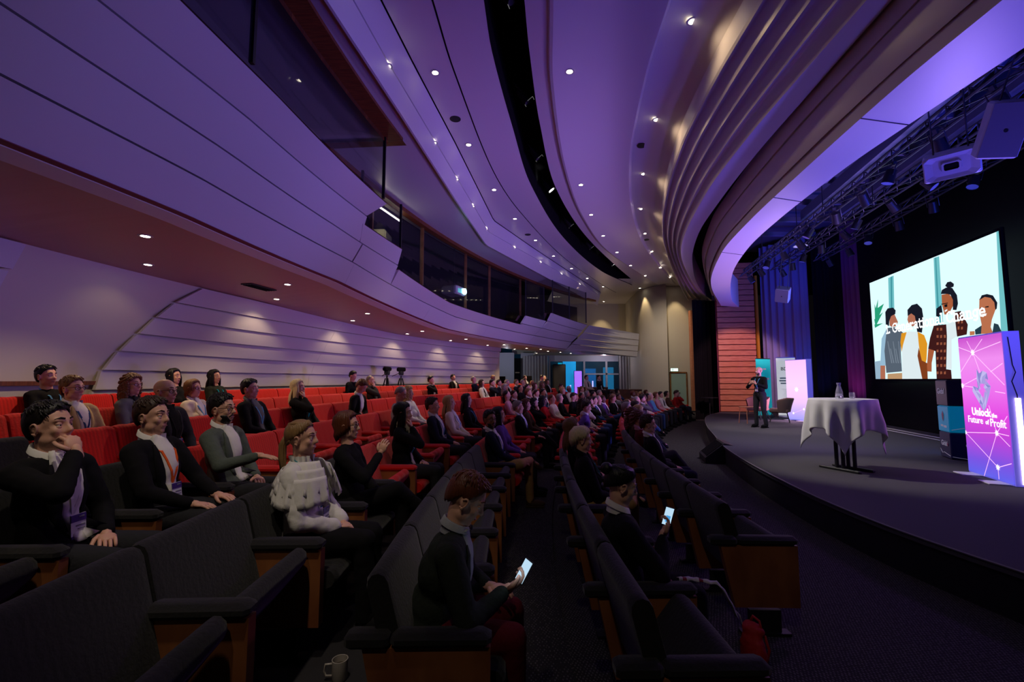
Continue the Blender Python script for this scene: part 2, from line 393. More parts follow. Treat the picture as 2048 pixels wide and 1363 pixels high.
# the straight return towards the far column
ret = empty('balcony_end', (5.9, 26, 3.4), label='straight white boarded balcony end meeting the tall cream column', cat='balcony')
def flat_board(parent, p0, p1, z0a, z0b, z1a, z1b, lean0, lean1, m, name='balcony_board', th=.06, e0=0, e1=0):
    d = Vector((p1[0]-p0[0], p1[1]-p0[1], 0)).normalized(); pA = (p0[0]-d.x*e0, p0[1]-d.y*e0); pB = (p0[0]-d.x*e1, p0[1]-d.y*e1); nrm = Vector((d.y, -d.x, 0)); o = Vector(parent.location)
    P = lambda p, z, k: Vector((p[0], p[1], z)) + nrm*k - o
    f = [P(pA, z0a, lean0), P(p1, z0b, lean0*.2), P(p1, z1b, lean1*.2), P(pB, z1a, lean1)]
    r = [v - nrm*th for v in f]
    MB().add(f+r, [(0, 1, 2, 3), (7, 6, 5, 4), (0, 4, 5, 1), (1, 5, 6, 2), (2, 6, 7, 3), (3, 7, 4, 0)]).build(name, m, parent)
zz0 = [3.40, 3.68, 3.98, 4.30, 4.69]; zz1 = [3.22, 3.56, 3.9, 4.25, 4.66]
for i in range(4):
    flat_board(ret, (4.12, 24.02), (7.9, 28.1), zz0[i]+.012, zz1[i]+.012, zz0[i+1]-.012, zz1[i+1]-.012, -.9+i*.225, -.9+(i+1)*.225-.008, M_WHITE, e0=.86-i*.215, e1=.86-(i+1)*.215)
flat_board(ret, (4.12, 24.02), (7.9, 28.1), 3.36, 3.2, 3.40, 3.24, -1.3, -.92, M_WHITE, 'lower_moulding', e0=.95, e1=.86)

# ============================================================ CONTROL BOOTH behind the balcony
mb = MB()
ringstrip(mb, 38.3, 3.75, 38.3, 6.6, -1, 30, 50); mb.loft([[arc(38.3, y, 3.95) for y in ys(-1, 30, 40)], [arc(35.75, y, 3.95) for y in ys(-1, 26, 40)]])
mb.build('wall_booth', mat('booth_dark_wall', (.02, .015, .02, 1), .8), kind='structure')
M_POST = wood('lit_post_wood', rgb(150, 104, 60), rgb(120, 80, 44))
def booth_glass(R, y0, y1, z0, z1, label, posts, postm=M_DARK, pw=.05):
    e = empty('glass_screen', arc(R, (y0+y1)/2, z0), label=label, cat='glazing'); o = Vector(e.location)
    cuts = [y0]+posts+[y1]
    for a, b_ in zip(cuts, cuts[1:]):
        m = MB(); m.loft([[tuple(Vector(arc(R, y, z0))-o) for y in ys(a+.02, b_-.02, 6)], [tuple(Vector(arc(R, y, z1))-o) for y in ys(a+.02, b_-.02, 6)]])
        m.loft([[tuple(Vector(arc(R+.012, y, z1))-o) for y in ys(a+.02, b_-.02, 6)], [tuple(Vector(arc(R+.012, y, z0))-o) for y in ys(a+.02, b_-.02, 6)]]).build('pane', M_GLASS, e)
    for y in cuts:
        p = Vector(arc(R, y, (z0+z1)/2))-o; MB().box(p, (pw, pw, z1-z0)).build('post', postm, e)
    return e
booth_glass(34.42, 1.0, 8.5, 5.28, 6.5, 'long dark glass front of the nearest booth bay above the balcony', [4.75])
booth_glass(34.95, 8.75, 10.5, 4.86, 5.95, 'low framed glass screen where the balcony first steps down', [])
booth_glass(35.9, 8.6, 20.9, 3.75, 6.5, 'tall dark control booth windows behind the lowest part of balcony', [11.0, 13.7, 16.6, 18.4], M_POST, .10)
booth_glass(34.95, 19.3, 20.9, 4.54, 6.1, 'small dark glass bay beyond the control booth windows', [])
booth_glass(34.65, 21.0, 24.0, 4.8, 6.45, 'far glass bay reflecting warm light above the balcony end', [22.5])
# wood trim of the near bay and pelmet line above the windows
tr = MB()
for R0, z0, R1, z1 in ((34.12, 6.50, 34.42, 6.50), (34.12, 6.50, 34.12, 6.56), (34.42, 6.50, 34.42, 6.42)):
    ringstrip(tr, R0, z0, R1, z1, -1, 8.62, 30)
tr.add([arc(34.12, 8.62, 6.5), arc(35.9, 8.72, 6.5), arc(35.9, 8.95, 6.5), arc(34.12, 8.8, 6.5)], [(0, 1, 2, 3)])
tr.build('trim_2', M_WOOD, kind='structure')
tr = MB()
for R0, z0, R1, z1 in ((35.72, 6.46, 35.92, 6.46), (35.72, 6.46, 35.72, 6.57)): ringstrip(tr, R0, z0, R1, z1, 8.9, 27, 40)
tr.build('trim_3', M_WOOD, kind='structure')
# booth contents
lt = empty('tube_light', arc(36.1, 12.1, 6.3), label='white fluorescent tube glowing inside the booth by the first step', cat='light')
a_, b_ = Vector(arc(36.0, 11.5, 6.3)), Vector(arc(36.0, 12.7, 6.3)); o_ = Vector(lt.location)
MB().tube([a_-o_, b_-o_], .022, 8).build('tube', mat('tube_emit', (1, 1, 1, 1), emit=(1, .97, .9, 1), estr=14), lt)
MB().tube([a_-o_+Vector((0, 0, .05)), b_-o_+Vector((0, 0, .05))], .035, 4).build('housing', M_DARK, lt)
lamp('booth_tube_light', 'POINT', arc(36.3, 12.2, 6.0), (0, 0, 0), 9, (1, .85, .6), .1)
cb = empty('booth_cabinet', arc(36.7, 12.9, 3.75), label='pale lit cabinet standing inside the booth under the tube light', cat='cabinet')
MB().bbox((0, 0, 1.15), (.5, .7, 2.3), .02).build('body', mat('cab_grey', (.35, .34, .26, 1), .6), cb)
MB().box((.26, 0, 1.2), (.02, .62, 2.1)).build('door', mat('cab_door', (.45, .42, .3, 1), .6), cb)
MB().box((.28, .22, .95), (.02, .02, .2)).build('handle', M_DARK, cb)
pj = empty('projector', arc(36.0, 15.0, 5.0), label='white ceiling-hung projector with a bright lens in the booth window', cat='projector')
PJ = arc(36.1, 16.2, 4.80)
pj.location = PJ; pj.rotation_euler = (0, 0, -.35); pj.scale = (1.5, 1.5, 1.5)
MB().bbox((0, 0, .12), (.42, .5, .2), .03).build('body', mat('projector_shell', (.6, .62, .62, 1), .4), pj)
MB().tube([(.2, .12, .12), (.25, .12, .12)], .07, 14).build('lens', mat('projector_beam', (.3, 1, 1, 1), emit=(.35, .9, 1, 1), estr=12), pj)
MB().tube([(0, 0, .2), (0, 0, 1.15)], .02, 8).build('pole', M_DARK, pj)
MB().box((.21, -.1, .1), (.01, .2, .1)).build('vent', mat('projector_vent', (.1, .3, .35, 1), .4, emit=(.1, .5, .55, 1), estr=.6), pj)

# ============================================================ UPPER CEILING on surveyed rails
R_bandL = Rail([(-2.34, 5.28), (-2.0, 7.77), (-1.51, 11.6), (-.93, 15.61), (5.38, 28.51)], 6.5, smooth=False)
R_l2 = Rail([(-2.14, 5.72), (-2.0, 6.92), (-.78, 15.47), (5.33, 27.23)], 6.9, smooth=False)
R_l3 = Rail([(-1.91, 6.17), (-1.72, 7.57), (-1.34, 10.1), (-.64, 15.34), (.88, 18.63), (5.65, 28.5)], 7.3, smooth=False)
R_l4 = Rail([(-1.16, 6.17), (-1.04, 7.69), (-.49, 11.65), (.26, 14.54), (2.35, 20.19), (5.17, 25.93), (6.6, 28.5)], 7.3)
R_bl = Rail([(-.41, 6.17), (-.34, 7.19), (-.01, 9.38), (.54, 12.49), (2.03, 17.35), (4.55, 22.76), (7.0, 26.2)], 7.3)
R_br = Rail([(.18, 6.17), (.29, 7.19), (.6, 9.38), (1.25, 12.63), (2.72, 16.8), (5.13, 21.84), (7.2, 25.8)], 7.3)
R_r1 = Rail([(.54, 6.06), (.71, 7.9), (1.33, 11.21), (2.32, 14.68), (4.05, 18.8), (8.3, 25.6)], 7.2)
R_r2 = Rail([(2.11, 5.84), (2.22, 7.27), (2.68, 10.13), (3.61, 13.53), (5.16, 17.48), (8.9, 24.6)], 7.0)
R_rib = Rail([(3.01, 5.16), (3.1, 6.68), (3.35, 8.77), (4.01, 11.69), (5.09, 14.94), (7.62, 20.69), (10.22, 26.13)], 6.4)
R_b1l = Rail([(3.66, 4.38), (3.72, 5.63), (3.82, 7.16), (4.08, 9.28), (4.85, 12.67), (5.81, 15.14), (8.22, 19.75), (9.85, 22.15)], 5.7)
R_b1r = Rail([(3.92, 4.38), (4.04, 5.63), (4.24, 7.59), (4.57, 9.77), (5.0, 11.91), (5.9, 14.62), (7.6, 18.38), (10.3, 23.19)], 5.7)
R_brl = Rail([(3.97, 4.38), (4.2, 6.65), (4.69, 9.52), (5.05, 11.2), (6.22, 14.62), (8.96, 20.33)], 5.7)
R_b2l = Rail([(4.02, 3.48), (4.08, 4.5), (4.32, 6.44), (4.67, 8.79), (5.15, 10.97), (6.48, 14.61), (8.79, 18.94)], 4.9)
R_b2r = Rail([(4.80, 3.97), (4.83, 5.01), (4.9, 6.44), (5.19, 8.64), (5.61, 10.62), (6.55, 13.33), (8.61, 17.61), (9.74, 19.33)], 4.9)
N = 110
def strip(lines, mats, name, **k):
    m = MB(); m.loft(lines); return m.build(name, mats, smooth=30, **k)
# soffit from the booth windows to the band
def soff(y): return arc(36.2, y, 6.57)
sl = R_bandL.line(N, dz=.07)
strip([[soff(min(p[1]*.97, 27)) for p in sl], sl], M_CEIL, 'ceiling', kind='structure')
strip([R_bandL.line(N, dz=.07), R_bandL.line(N), R_bandL.line(N, off=.04), R_l2.line(N, dz=-.02)], M_CEIL, 'trim_4', kind='structure')
strip([R_l2.line(N, dz=-.02, off=-.03), R_l2.line(N, dz=.02, off=-.03), R_l2.line(N, dz=.02), R_l3.line(N, dz=-.02)], M_CEIL, 'trim_5', kind='structure')
def groove(r, wd, dp, name):
    strip([r.line(N, off=-wd), r.line(N, off=-wd, dz=dp), r.line(N, off=wd, dz=dp), r.line(N, off=wd)], M_GROOVE, name, kind='structure')
groove(R_l3, .02, .06, 'trim_6'); groove(R_l4, .015, .05, 'trim_7')
strip([R_l3.line(N, off=.02), R_l4.line(N, off=-.015)], M_CEIL, 'ceiling', kind='structure')
strip([R_l4.line(N, off=.015), R_bl.line(N)], M_CEIL, 'ceiling', kind='structure')
strip([R_bl.line(N), R_bl.line(N, dz=.9)], M_BLACK, 'ceiling_slot', kind='structure'); strip([R_bl.line(N, dz=.9), R_br.line(N, dz=.9), R_br.line(N)], M_BLACK, 'ceiling_slot', kind='structure')
strip([R_br.line(N), R_r1.line(N, dz=.04, off=-.02), R_r1.line(N, dz=-.02), R_r1.line(N, dz=-.04, off=.05)], M_CEIL, 'ceiling', kind='structure')
# gentle vault between the two ridges, then the ridge roll
def mix(A, B, t, dz=0): return [(lerp(a[0], b[0], t), lerp(a[1], b[1], t), lerp(a[2], b[2], t)+dz) for a, b in zip(A, B)]
A = R_r1.line(N, dz=-.04, off=.05); B = R_r2.line(N)
strip([mix(A, B, t, .10*math.sin(PI*t)) for t in (0, .1, .25, .4, .55, .7, .82, .92, 1)], M_CEIL, 'ceiling', kind='structure')
A = R_r2.line(N); B = R_rib.line(N, dz=.35)
strip([mix(A, B, t, dz) for t, dz in ((0, 0), (.05, .0), (.12, .12), (.25, .17), (.45, .18), (.65, .14), (.82, .08), (.93, .02), (1, 0))], M_CEIL, 'ceiling', kind='structure')
# four rolled ribs stepping down to the first soffit
A = R_rib.line(N); B = R_b1l.line(N)
rows = [R_rib.line(N, dz=.35), R_rib.line(N, dz=.30, off=.02), mix(A, B, 0, 0), mix(A, B, .03, -.02)]
for k in range(4):
    for j in range(1, 9):
        t = j/8; rows.append(mix(A, B, .03+(k+t)*.97/4, .16*math.sin(PI*t)**.8*(1 if k < 3 else .7) - .02*(1-(k+t)/4)))
strip(rows, M_RIB, 'trim_8', kind='structure')
strip([R_b1l.line(N), R_b1r.line(N), R_b1r.line(N, dz=.9)], M_WHITE, 'trim_9', kind='structure')
strip([R_b1r.line(N, dz=.9), R_brl.line(N, dz=.9), R_brl.line(N, dz=.15)], M_BLACK, 'ceiling_slot', kind='structure')
A = R_brl.line(N, dz=.15); B = R_b2l.line(N)
rows = [mix(A, B, t, dz) for t, dz in ((0, 0), (.12, -.10), (.25, -.10), (.38, .02), (.45, .10), (.52, .08), (.56, -.02), (.62, -.09), (.75, -.06), (.86, .10), (.94, .14), (1, 0))]
strip(rows, M_RIB, 'trim_10', kind='structure')
s_ = strip([R_b2l.line(N), R_b2r.line(N), R_b2r.line(N, dz=1.2)], M_WHITE, 'trim_11', kind='structure')
for k, fr in enumerate((.36, .47, .62)):         # panel joints across the soffit
    a = R_b2l.line(N)[int(fr*N)]; b = R_b2r.line(N)[int(fr*N)]
    MB().tube([(a[0], a[1], 4.898), (b[0], b[1], 4.898)], .008, 5).build('panel_joint', M_GROOVE, s_)
# end cap of the big soffit
a, b = R_b2l.line(N)[-1], R_b2r.line(N)[-1]
MB().add([a, b, (b[0], b[1], 6.0), (a[0], a[1], 6.0)], [(0, 1, 2, 3)]).build('trim_12', M_WHITE, kind='structure')
MB().add([(2.5, 24.6, 7.33), (11.5, 24.6, 7.33), (11.5, 33.2, 7.33), (2.5, 33.2, 7.33)], [(3, 2, 1, 0)]).build('ceiling', M_CEIL, kind='structure')
# ceiling above everything (closes the hall)
MB().box((5, 14, 8.6), (40, 44, .1)).build('ceiling', M_BLACK, kind='structure')

# ============================================================ FAR END
ZT = 7.4
def wallstrip(pts, z0, z1, m, name, **k):
    MB().loft([[(x, y, z0) for x, y in pts], [(x, y, z1) for x, y in pts]]).build(name, m, smooth=30, kind='structure', **k)
wallstrip([(8.3, 33), (8.02, 30.5), (7.9, 28.3), (8.05, 27.4), (8.4, 26.7), (8.95, 26.1)], 0, ZT, M_CREAM, 'wall_far')
wallstrip([(8.95, 26.1), (9.02, 26.6)], 0, ZT, M_WHITE, 'wall_far')
wallstrip([(9.02, 26.6), (9.22, 26.6)], 0, ZT, M_CREAM, 'wall_far')
MB().add([(9.22, 26.6, 2.26), (10.2, 26.6, 2.26), (10.2, 26.6, ZT), (9.22, 26.6, ZT), (10.14, 26.6, 0), (12, 26.6, 0), (12, 26.6, ZT), (10.2, 26.6, ZT), (10.2, 26.6, 2.26), (10.14, 26.6, 2.26)], [(0, 1, 2, 3), (4, 5, 6, 7, 8, 9)]).build('wall_far', M_CREAM, kind='structure')
MB().box((4.5, 33.0, 5.6), (9, .1, 3.9)).build('wall_far', M_CREAM, kind='structure')
MB().box((4.7, 30.9, 3.55), (6.4, 4.2, .1)).build('floor_gallery', M_CREAM, kind='structure')
# exit door and its sign
dr = empty('door_1', (9.68, 26.58, 0), kind='structure')
MB().box((0, 0, 1.08), (.88, .05, 2.16)).build('leaf', mat('door_teal', (.33, .50, .45, 1), .5), dr)
for sx, nm in ((-.47, 'frame_post'), (.47, 'frame_post')): MB().box((sx, 0, 1.12), (.06, .12, 2.24)).build(nm, M_POST, dr)
MB().box((0, 0, 2.22), (1.0, .12, .07)).build('frame_head', M_POST, dr)
MB().box((-.02, -.05, 1.05), (.18, .04, .03)).build('handle', M_DARK, dr)
es = empty('exit_sign', (9.45, 26.57, 2.32), label='small glowing green exit sign above the far door', cat='sign')
MB().box((0, 0, .06), (.46, .05, .20)).build('housing', M_DARK, es)
MB().box((0, -.03, .06), (.42, .015, .16)).build('face', mat('exit_green', (.4, 1, .6, 1), emit=(.55, 1, .75, 1), estr=3.2), es)
fg = mat('exit_mark', (.02, .25, .12, 1), emit=(.02, .3, .15, 1), estr=.6)
mm = MB(); mm.box((-.10, -.04, .06), (.05, .004, .12)); mm.box((.02, -.04, .06), (.08, .004, .02)); mm.box((.07, -.04, .06), (.02, .004, .05)); mm.ell((-.02, -.04, .10), (.012, .003, .012)); mm.box((-.03, -.04, .06), (.03, .004, .05)); mm.build('pictogram', fg, es)
# wood edge + black leg curtain
MB().box((10.55, 26.2, 2.9), (.5, .3, 5.8)).build('trim_13', M_SLAT, kind='structure')
def curtain(name, pts, z0, z1, m, amp=.05, wl=.22, **k):
    P = []; L = 0; pts = [Vector((p[0], p[1], 0)) for p in pts]
    for a, b in zip(pts, pts[1:]):
        d = (b-a); n = max(2, int(d.length/(wl/7))); nr = Vector((-d.y, d.x, 0)).normalized()
        for i in range(n):
            q = a + d*i/n; s = L + d.length*i/n
            P.append(q + nr*(amp*math.sin(2*PI*s/wl + 1.3*math.sin(s*1.7)) + amp*.35*math.sin(2*PI*s/wl*2.3)))
        L += d.length
    mbb = MB(); mbb.loft([[tuple(p+Vector((0, 0, z))) for p in P] for z in (z0, lerp(z0, z1, .5), z1)])
    return mbb.build(name, m, smooth=True, **k)
curtain('curtain', [(8.35, 20.9), (9.75, 21.2)], 0, 5.5, M_BLACK, .05, .25, label='black leg curtain hanging between the hall and wooden slat wall', cat='curtain')
# lobby under the balcony
M_LOB = mat('lobby_wall', (.62, .62, .70, 1), .7)
LB = empty('wall_lobby', (0, 0, 0), kind='structure')
def lb(x0, x1, z0, z1, m=M_LOB, y=32.0, t=.1, name='wall_panel'): MB().box(((x0+x1)/2, y, (z0+z1)/2), (x1-x0, t, z1-z0)).build(name, m, LB)
lb(-4, .15, .7, 3.7); lb(.62, 2.6, .7, 3.7, y=32.3); lb(2.6, 8.4, 3.08, 3.7); lb(7.65, 8.4, .7, 3.1)
for i, (x0, x1) in enumerate(((2.6, 2.68), (5.0, 5.12), (6.55, 6.68), (7.5, 7.65))): lb(x0, x1, .7, 3.08, M_WHITE, 31.95, .12, 'mullion')
lb(5.12, 7.5, 2.15, 2.25, M_WHITE, 31.95, .12, 'transom')
W1 = empty('window_1', (0, 0, 0), kind='structure')
MP = mat('lobby_pane', (.3, .5, .6, 1), .03, trans=.9, ior=1.1)
for x0, x1, z0, z1 in ((2.68, 5.0, .72, 3.08), (5.12, 6.55, .72, 2.15), (5.12, 6.55, 2.25, 3.08), (6.68, 7.5, .72, 2.15), (6.68, 7.5, 2.25, 3.08)):
    MB().box(((x0+x1)/2, 31.97, (z0+z1)/2), (x1-x0, .02, z1-z0)).build('pane', MP, W1)
MB().box((5.2, 36.5, 2.4), (12, .1, 4)).build('wall_foyer', mat('foyer_dark', (.04, .14, .24, 1), .5), kind='structure')
MB().box((4.5, 34.3, .68), (12, 4.6, .05)).build('floor_foyer', mat('foyer_floor', (.05, .07, .10, 1), .15), kind='structure')
def glow(name, col, s): return mat(name, col, emit=col, estr=s)
dsp = [(4.35, 34.6, .7, 1.0, 2.5, (.02, .30, .55, 1), 1.6, 'tall cyan lit panel in the lobby behind the glass'),
       (4.95, 34.2, .75, .55, 1.7, (.75, .16, .95, 1), 2.2, 'magenta lit banner box in the lobby behind the glass'),
       (3.75, 34.9, .7, .45, 2.4, (.02, .45, .60, 1), 1.5, 'narrow turquoise lit column at the lobby glass edge'),
       (5.95, 34.8, .75, .9, 1.9, (.01, .10, .26, 1), 1.3, 'dim blue lit panel deep in the lobby'),
       (7.35, 34.8, .75, .8, 2.0, (.02, .18, .32, 1), 1.3, 'dim teal lit panel at the right of the lobby')]
for i, (x, y, z0, wd, h, c, s, lab) in enumerate(dsp):
    e = empty('display_box', (x, y, z0), label=lab, cat='light box')
    MB().box((0, .06, h/2), (wd+.06, .10, h+.06)).build('frame', M_DARK, e)
    MB().box((0, 0, h/2), (wd, .02, h)).build('face', glow('lobby_glow_%d' % i, c, s), e)
for i, (x, y, h, lab) in enumerate(((5.35, 33.6, 1.0, 'upright white-violet light tube beside the magenta lobby banner'), (5.9, 33.4, 1.0, 'upright violet light tube in the middle of the lobby'), (4.2, 33.2, .7, 'short leaning violet light tube on the lobby floor'))):
    e = empty('light_tube', (x, y, .72), label=lab, cat='light')
    MB().tube([(0, 0, .05), (.05*(i-1), 0, h)], .045, 8).build('tube', glow('tube_violet', (.55, .3, 1, 1), 5), e)
    MB().tube([(0, 0, 0), (0, 0, .05)], .08, 8).build('base', M_DARK, e)
M_CURT = mat('grey_curtain', (.42, .40, .40, 1), .8)
curtain('curtain', [(.75, 31.6), (2.5, 31.6)], .72, 3.45, M_CURT, .05, .2, label='pale grey pleated curtain left of the lobby windows', cat='curtain')
curtain('curtain', [(7.35, 31.4), (8.15, 31.3)], .72, 3.45, M_CURT, .05, .2, label='pale grey pleated curtain right of the lobby windows', cat='curtain')
MB().box((.38, 31.9, 2.0), (.46, .1, 2.6)).build('door_2', M_BLACK, kind='structure')
MB().box((.38, 31.83, 2.3), (.3, .02, .08)).build('sign_strip', mat('dim_sign', (.3, .22, .12, 1), .5), label='small dim strip on the black door beside the grey curtain', cat='sign')
sp = empty('line_array_speaker', (3.05, 29.5, .70), label='tall black loudspeaker column in front of the lobby windows', cat='speaker')
MB().bbox((0, 0, 1.05), (.8, .5, 2.1), .03).build('cabinet', M_BLACK, sp); MB().box((0, -.26, 1.1), (.7, .02, 1.9)).build('grille', M_DARK, sp); MB().box((0, 0, .02), (.9, .6, .04)).build('base', M_DARK, sp)
lamp('foyer_fill', 'POINT', (5.2, 33.3, 3.4), (0, 0, 0), 70, (.3, .8, 1.0), .05)  # added above the window, out of view, to brighten the foyer
lamp('lobby_fill', 'POINT', (-.4, 29.3, 3.2), (0, 0, 0), 40, (.75, .80, 1.0), .04)  # these two are added to brighten the lobby wall and curtains
lamp('lobby_fill', 'POINT', (6.2, 30.6, 3.2), (0, 0, 0), 26, (.85, .80, 1.0), .04)
lamp('far_hall_fill', 'SPOT', (7.2, 22.5, 7.0), (8.8, 26.6, 2.0), 480, (1, .84, .66), .2, 90, .9)  # added general fill for the door and far cream walls
# wooden desks at the end of the rows
for i, (x, y, wd, h, lab) in enumerate(((4.15, 23.6, 1.5, 1.05, 'brown wooden control desk in front of the lobby glass'), (5.6, 22.8, 1.6, .95, 'lower brown wooden desk right of the control desk'))):
    e = empty('wooden_desk', (x, y, .35), label=lab, cat='desk')
    MB().bbox((0, 0, h), (wd, .6, .06), .01).build('desk_top', M_WOOD, e); MB().box((0, -.27, h/2), (wd-.06, .04, h)).build('front_panel', M_WOOD, e)
    for sx in (-1, 1): MB().box((sx*(wd/2-.03), 0, h/2), (.04, .54, h)).build('side_panel', M_WOOD, e)

# ============================================================ STAGE
edge = [(4.9, -.8), (4.2, 1.4), (3.8, 3.2), (3.64, 4.4), (3.66, 5.4), (3.78, 6.4), (4.03, 7.85), (4.5, 9.8), (5.14, 11.68), (5.9, 13.9), (6.87, 16.36), (7.6, 17.9), (8.6, 19.4), (9.2, 20.1)]
ef = spline(edge); eP = [(ef(y), y) for y in ys(-.8, 20.1, 60)]
mb = MB(); mb.prism([(x, y) for x, y in eP] + [(15, 20.1), (15, -.8)][::1], .34, .40)
so = mb.build('stage', M_STAGE, kind='structure'); fix_normals(so)
mb = MB(); mb.loft([[(x+.03, y, 0) for x, y in eP], [(x+.03, y, .345) for x, y in eP]]); mb.build('stage_riser', M_FACE, kind='structure')
mb = MB(); mb.tube([(x-.004, y, .392) for x, y in eP], .010, 6); mb.build('stage_nosing', mat('nosing', (.16, .15, .17, 1), .4), kind='structure')

# backdrop: screen line runs from (11.4,14.3) to (10.07,9.2)
SL = Vector((11.4, 14.3, 0)); SR = Vector((10.07, 9.2, 0)); SD = (SR-SL).normalized(); SN = Vector((SD.y, -SD.x, 0))   # SN faces the audience
if SN.x > 0: SN = -SN
def onwall(s, z, k=0): return SL + SD*s + SN*k + Vector((0, 0, z))
MB().add([tuple(onwall(-3.2, .4, -.5)), tuple(onwall(12, .4, -.5)), tuple(onwall(12, 8, -.5)), tuple(onwall(-3.2, 8, -.5))], [(0, 1, 2, 3)]).build('wall_stage', M_BLACK, kind='structure')
scr = empty('projection_screen', tuple(onwall(2.65, 1.8)), label='large bright projection screen showing four laughing people and a title', cat='screen')
def loc_wall(s, z, k): return tuple(onwall(s, z, k) - Vector(scr.location))
def quadw(mb, s0, z0, s1, z1, k, th=.03):
    f = [loc_wall(s0, z0, k), loc_wall(s1, z0, k), loc_wall(s1, z1, k), loc_wall(s0, z1, k)]; b = [loc_wall(s0, z0, k-th), loc_wall(s1, z0, k-th), loc_wall(s1, z1, k-th), loc_wall(s0, z1, k-th)]
    mb.add(f+b, [(0, 1, 2, 3), (7, 6, 5, 4), (0, 4, 5, 1), (1, 5, 6, 2), (2, 6, 7, 3), (3, 7, 4, 0)])
ZB = 1.825
SC = 1.0
def em(n, r, g, b, s=1.0):
    c = rgb(r, g, b); return mat(n, (0, 0, 0, 1), 1, emit=c, estr=s, spec=0)
m = MB(); quadw(m, 0, ZB, 5.30, ZB+3.04, 0); m.build('screen_surface', em('scr_bg', 215, 245, 250, 1.12), scr)
m = MB(); quadw(m, -.06, ZB-.06, 5.36, ZB, .01, .06); quadw(m, -.06, ZB+3.04, 5.36, ZB+3.1, .01, .06); quadw(m, -.06, ZB, 0, ZB+3.04, .01, .06); quadw(m, 5.3, ZB, 5.36, ZB+3.04, .01, .06)
m.build('screen_border', M_BLACK, scr)
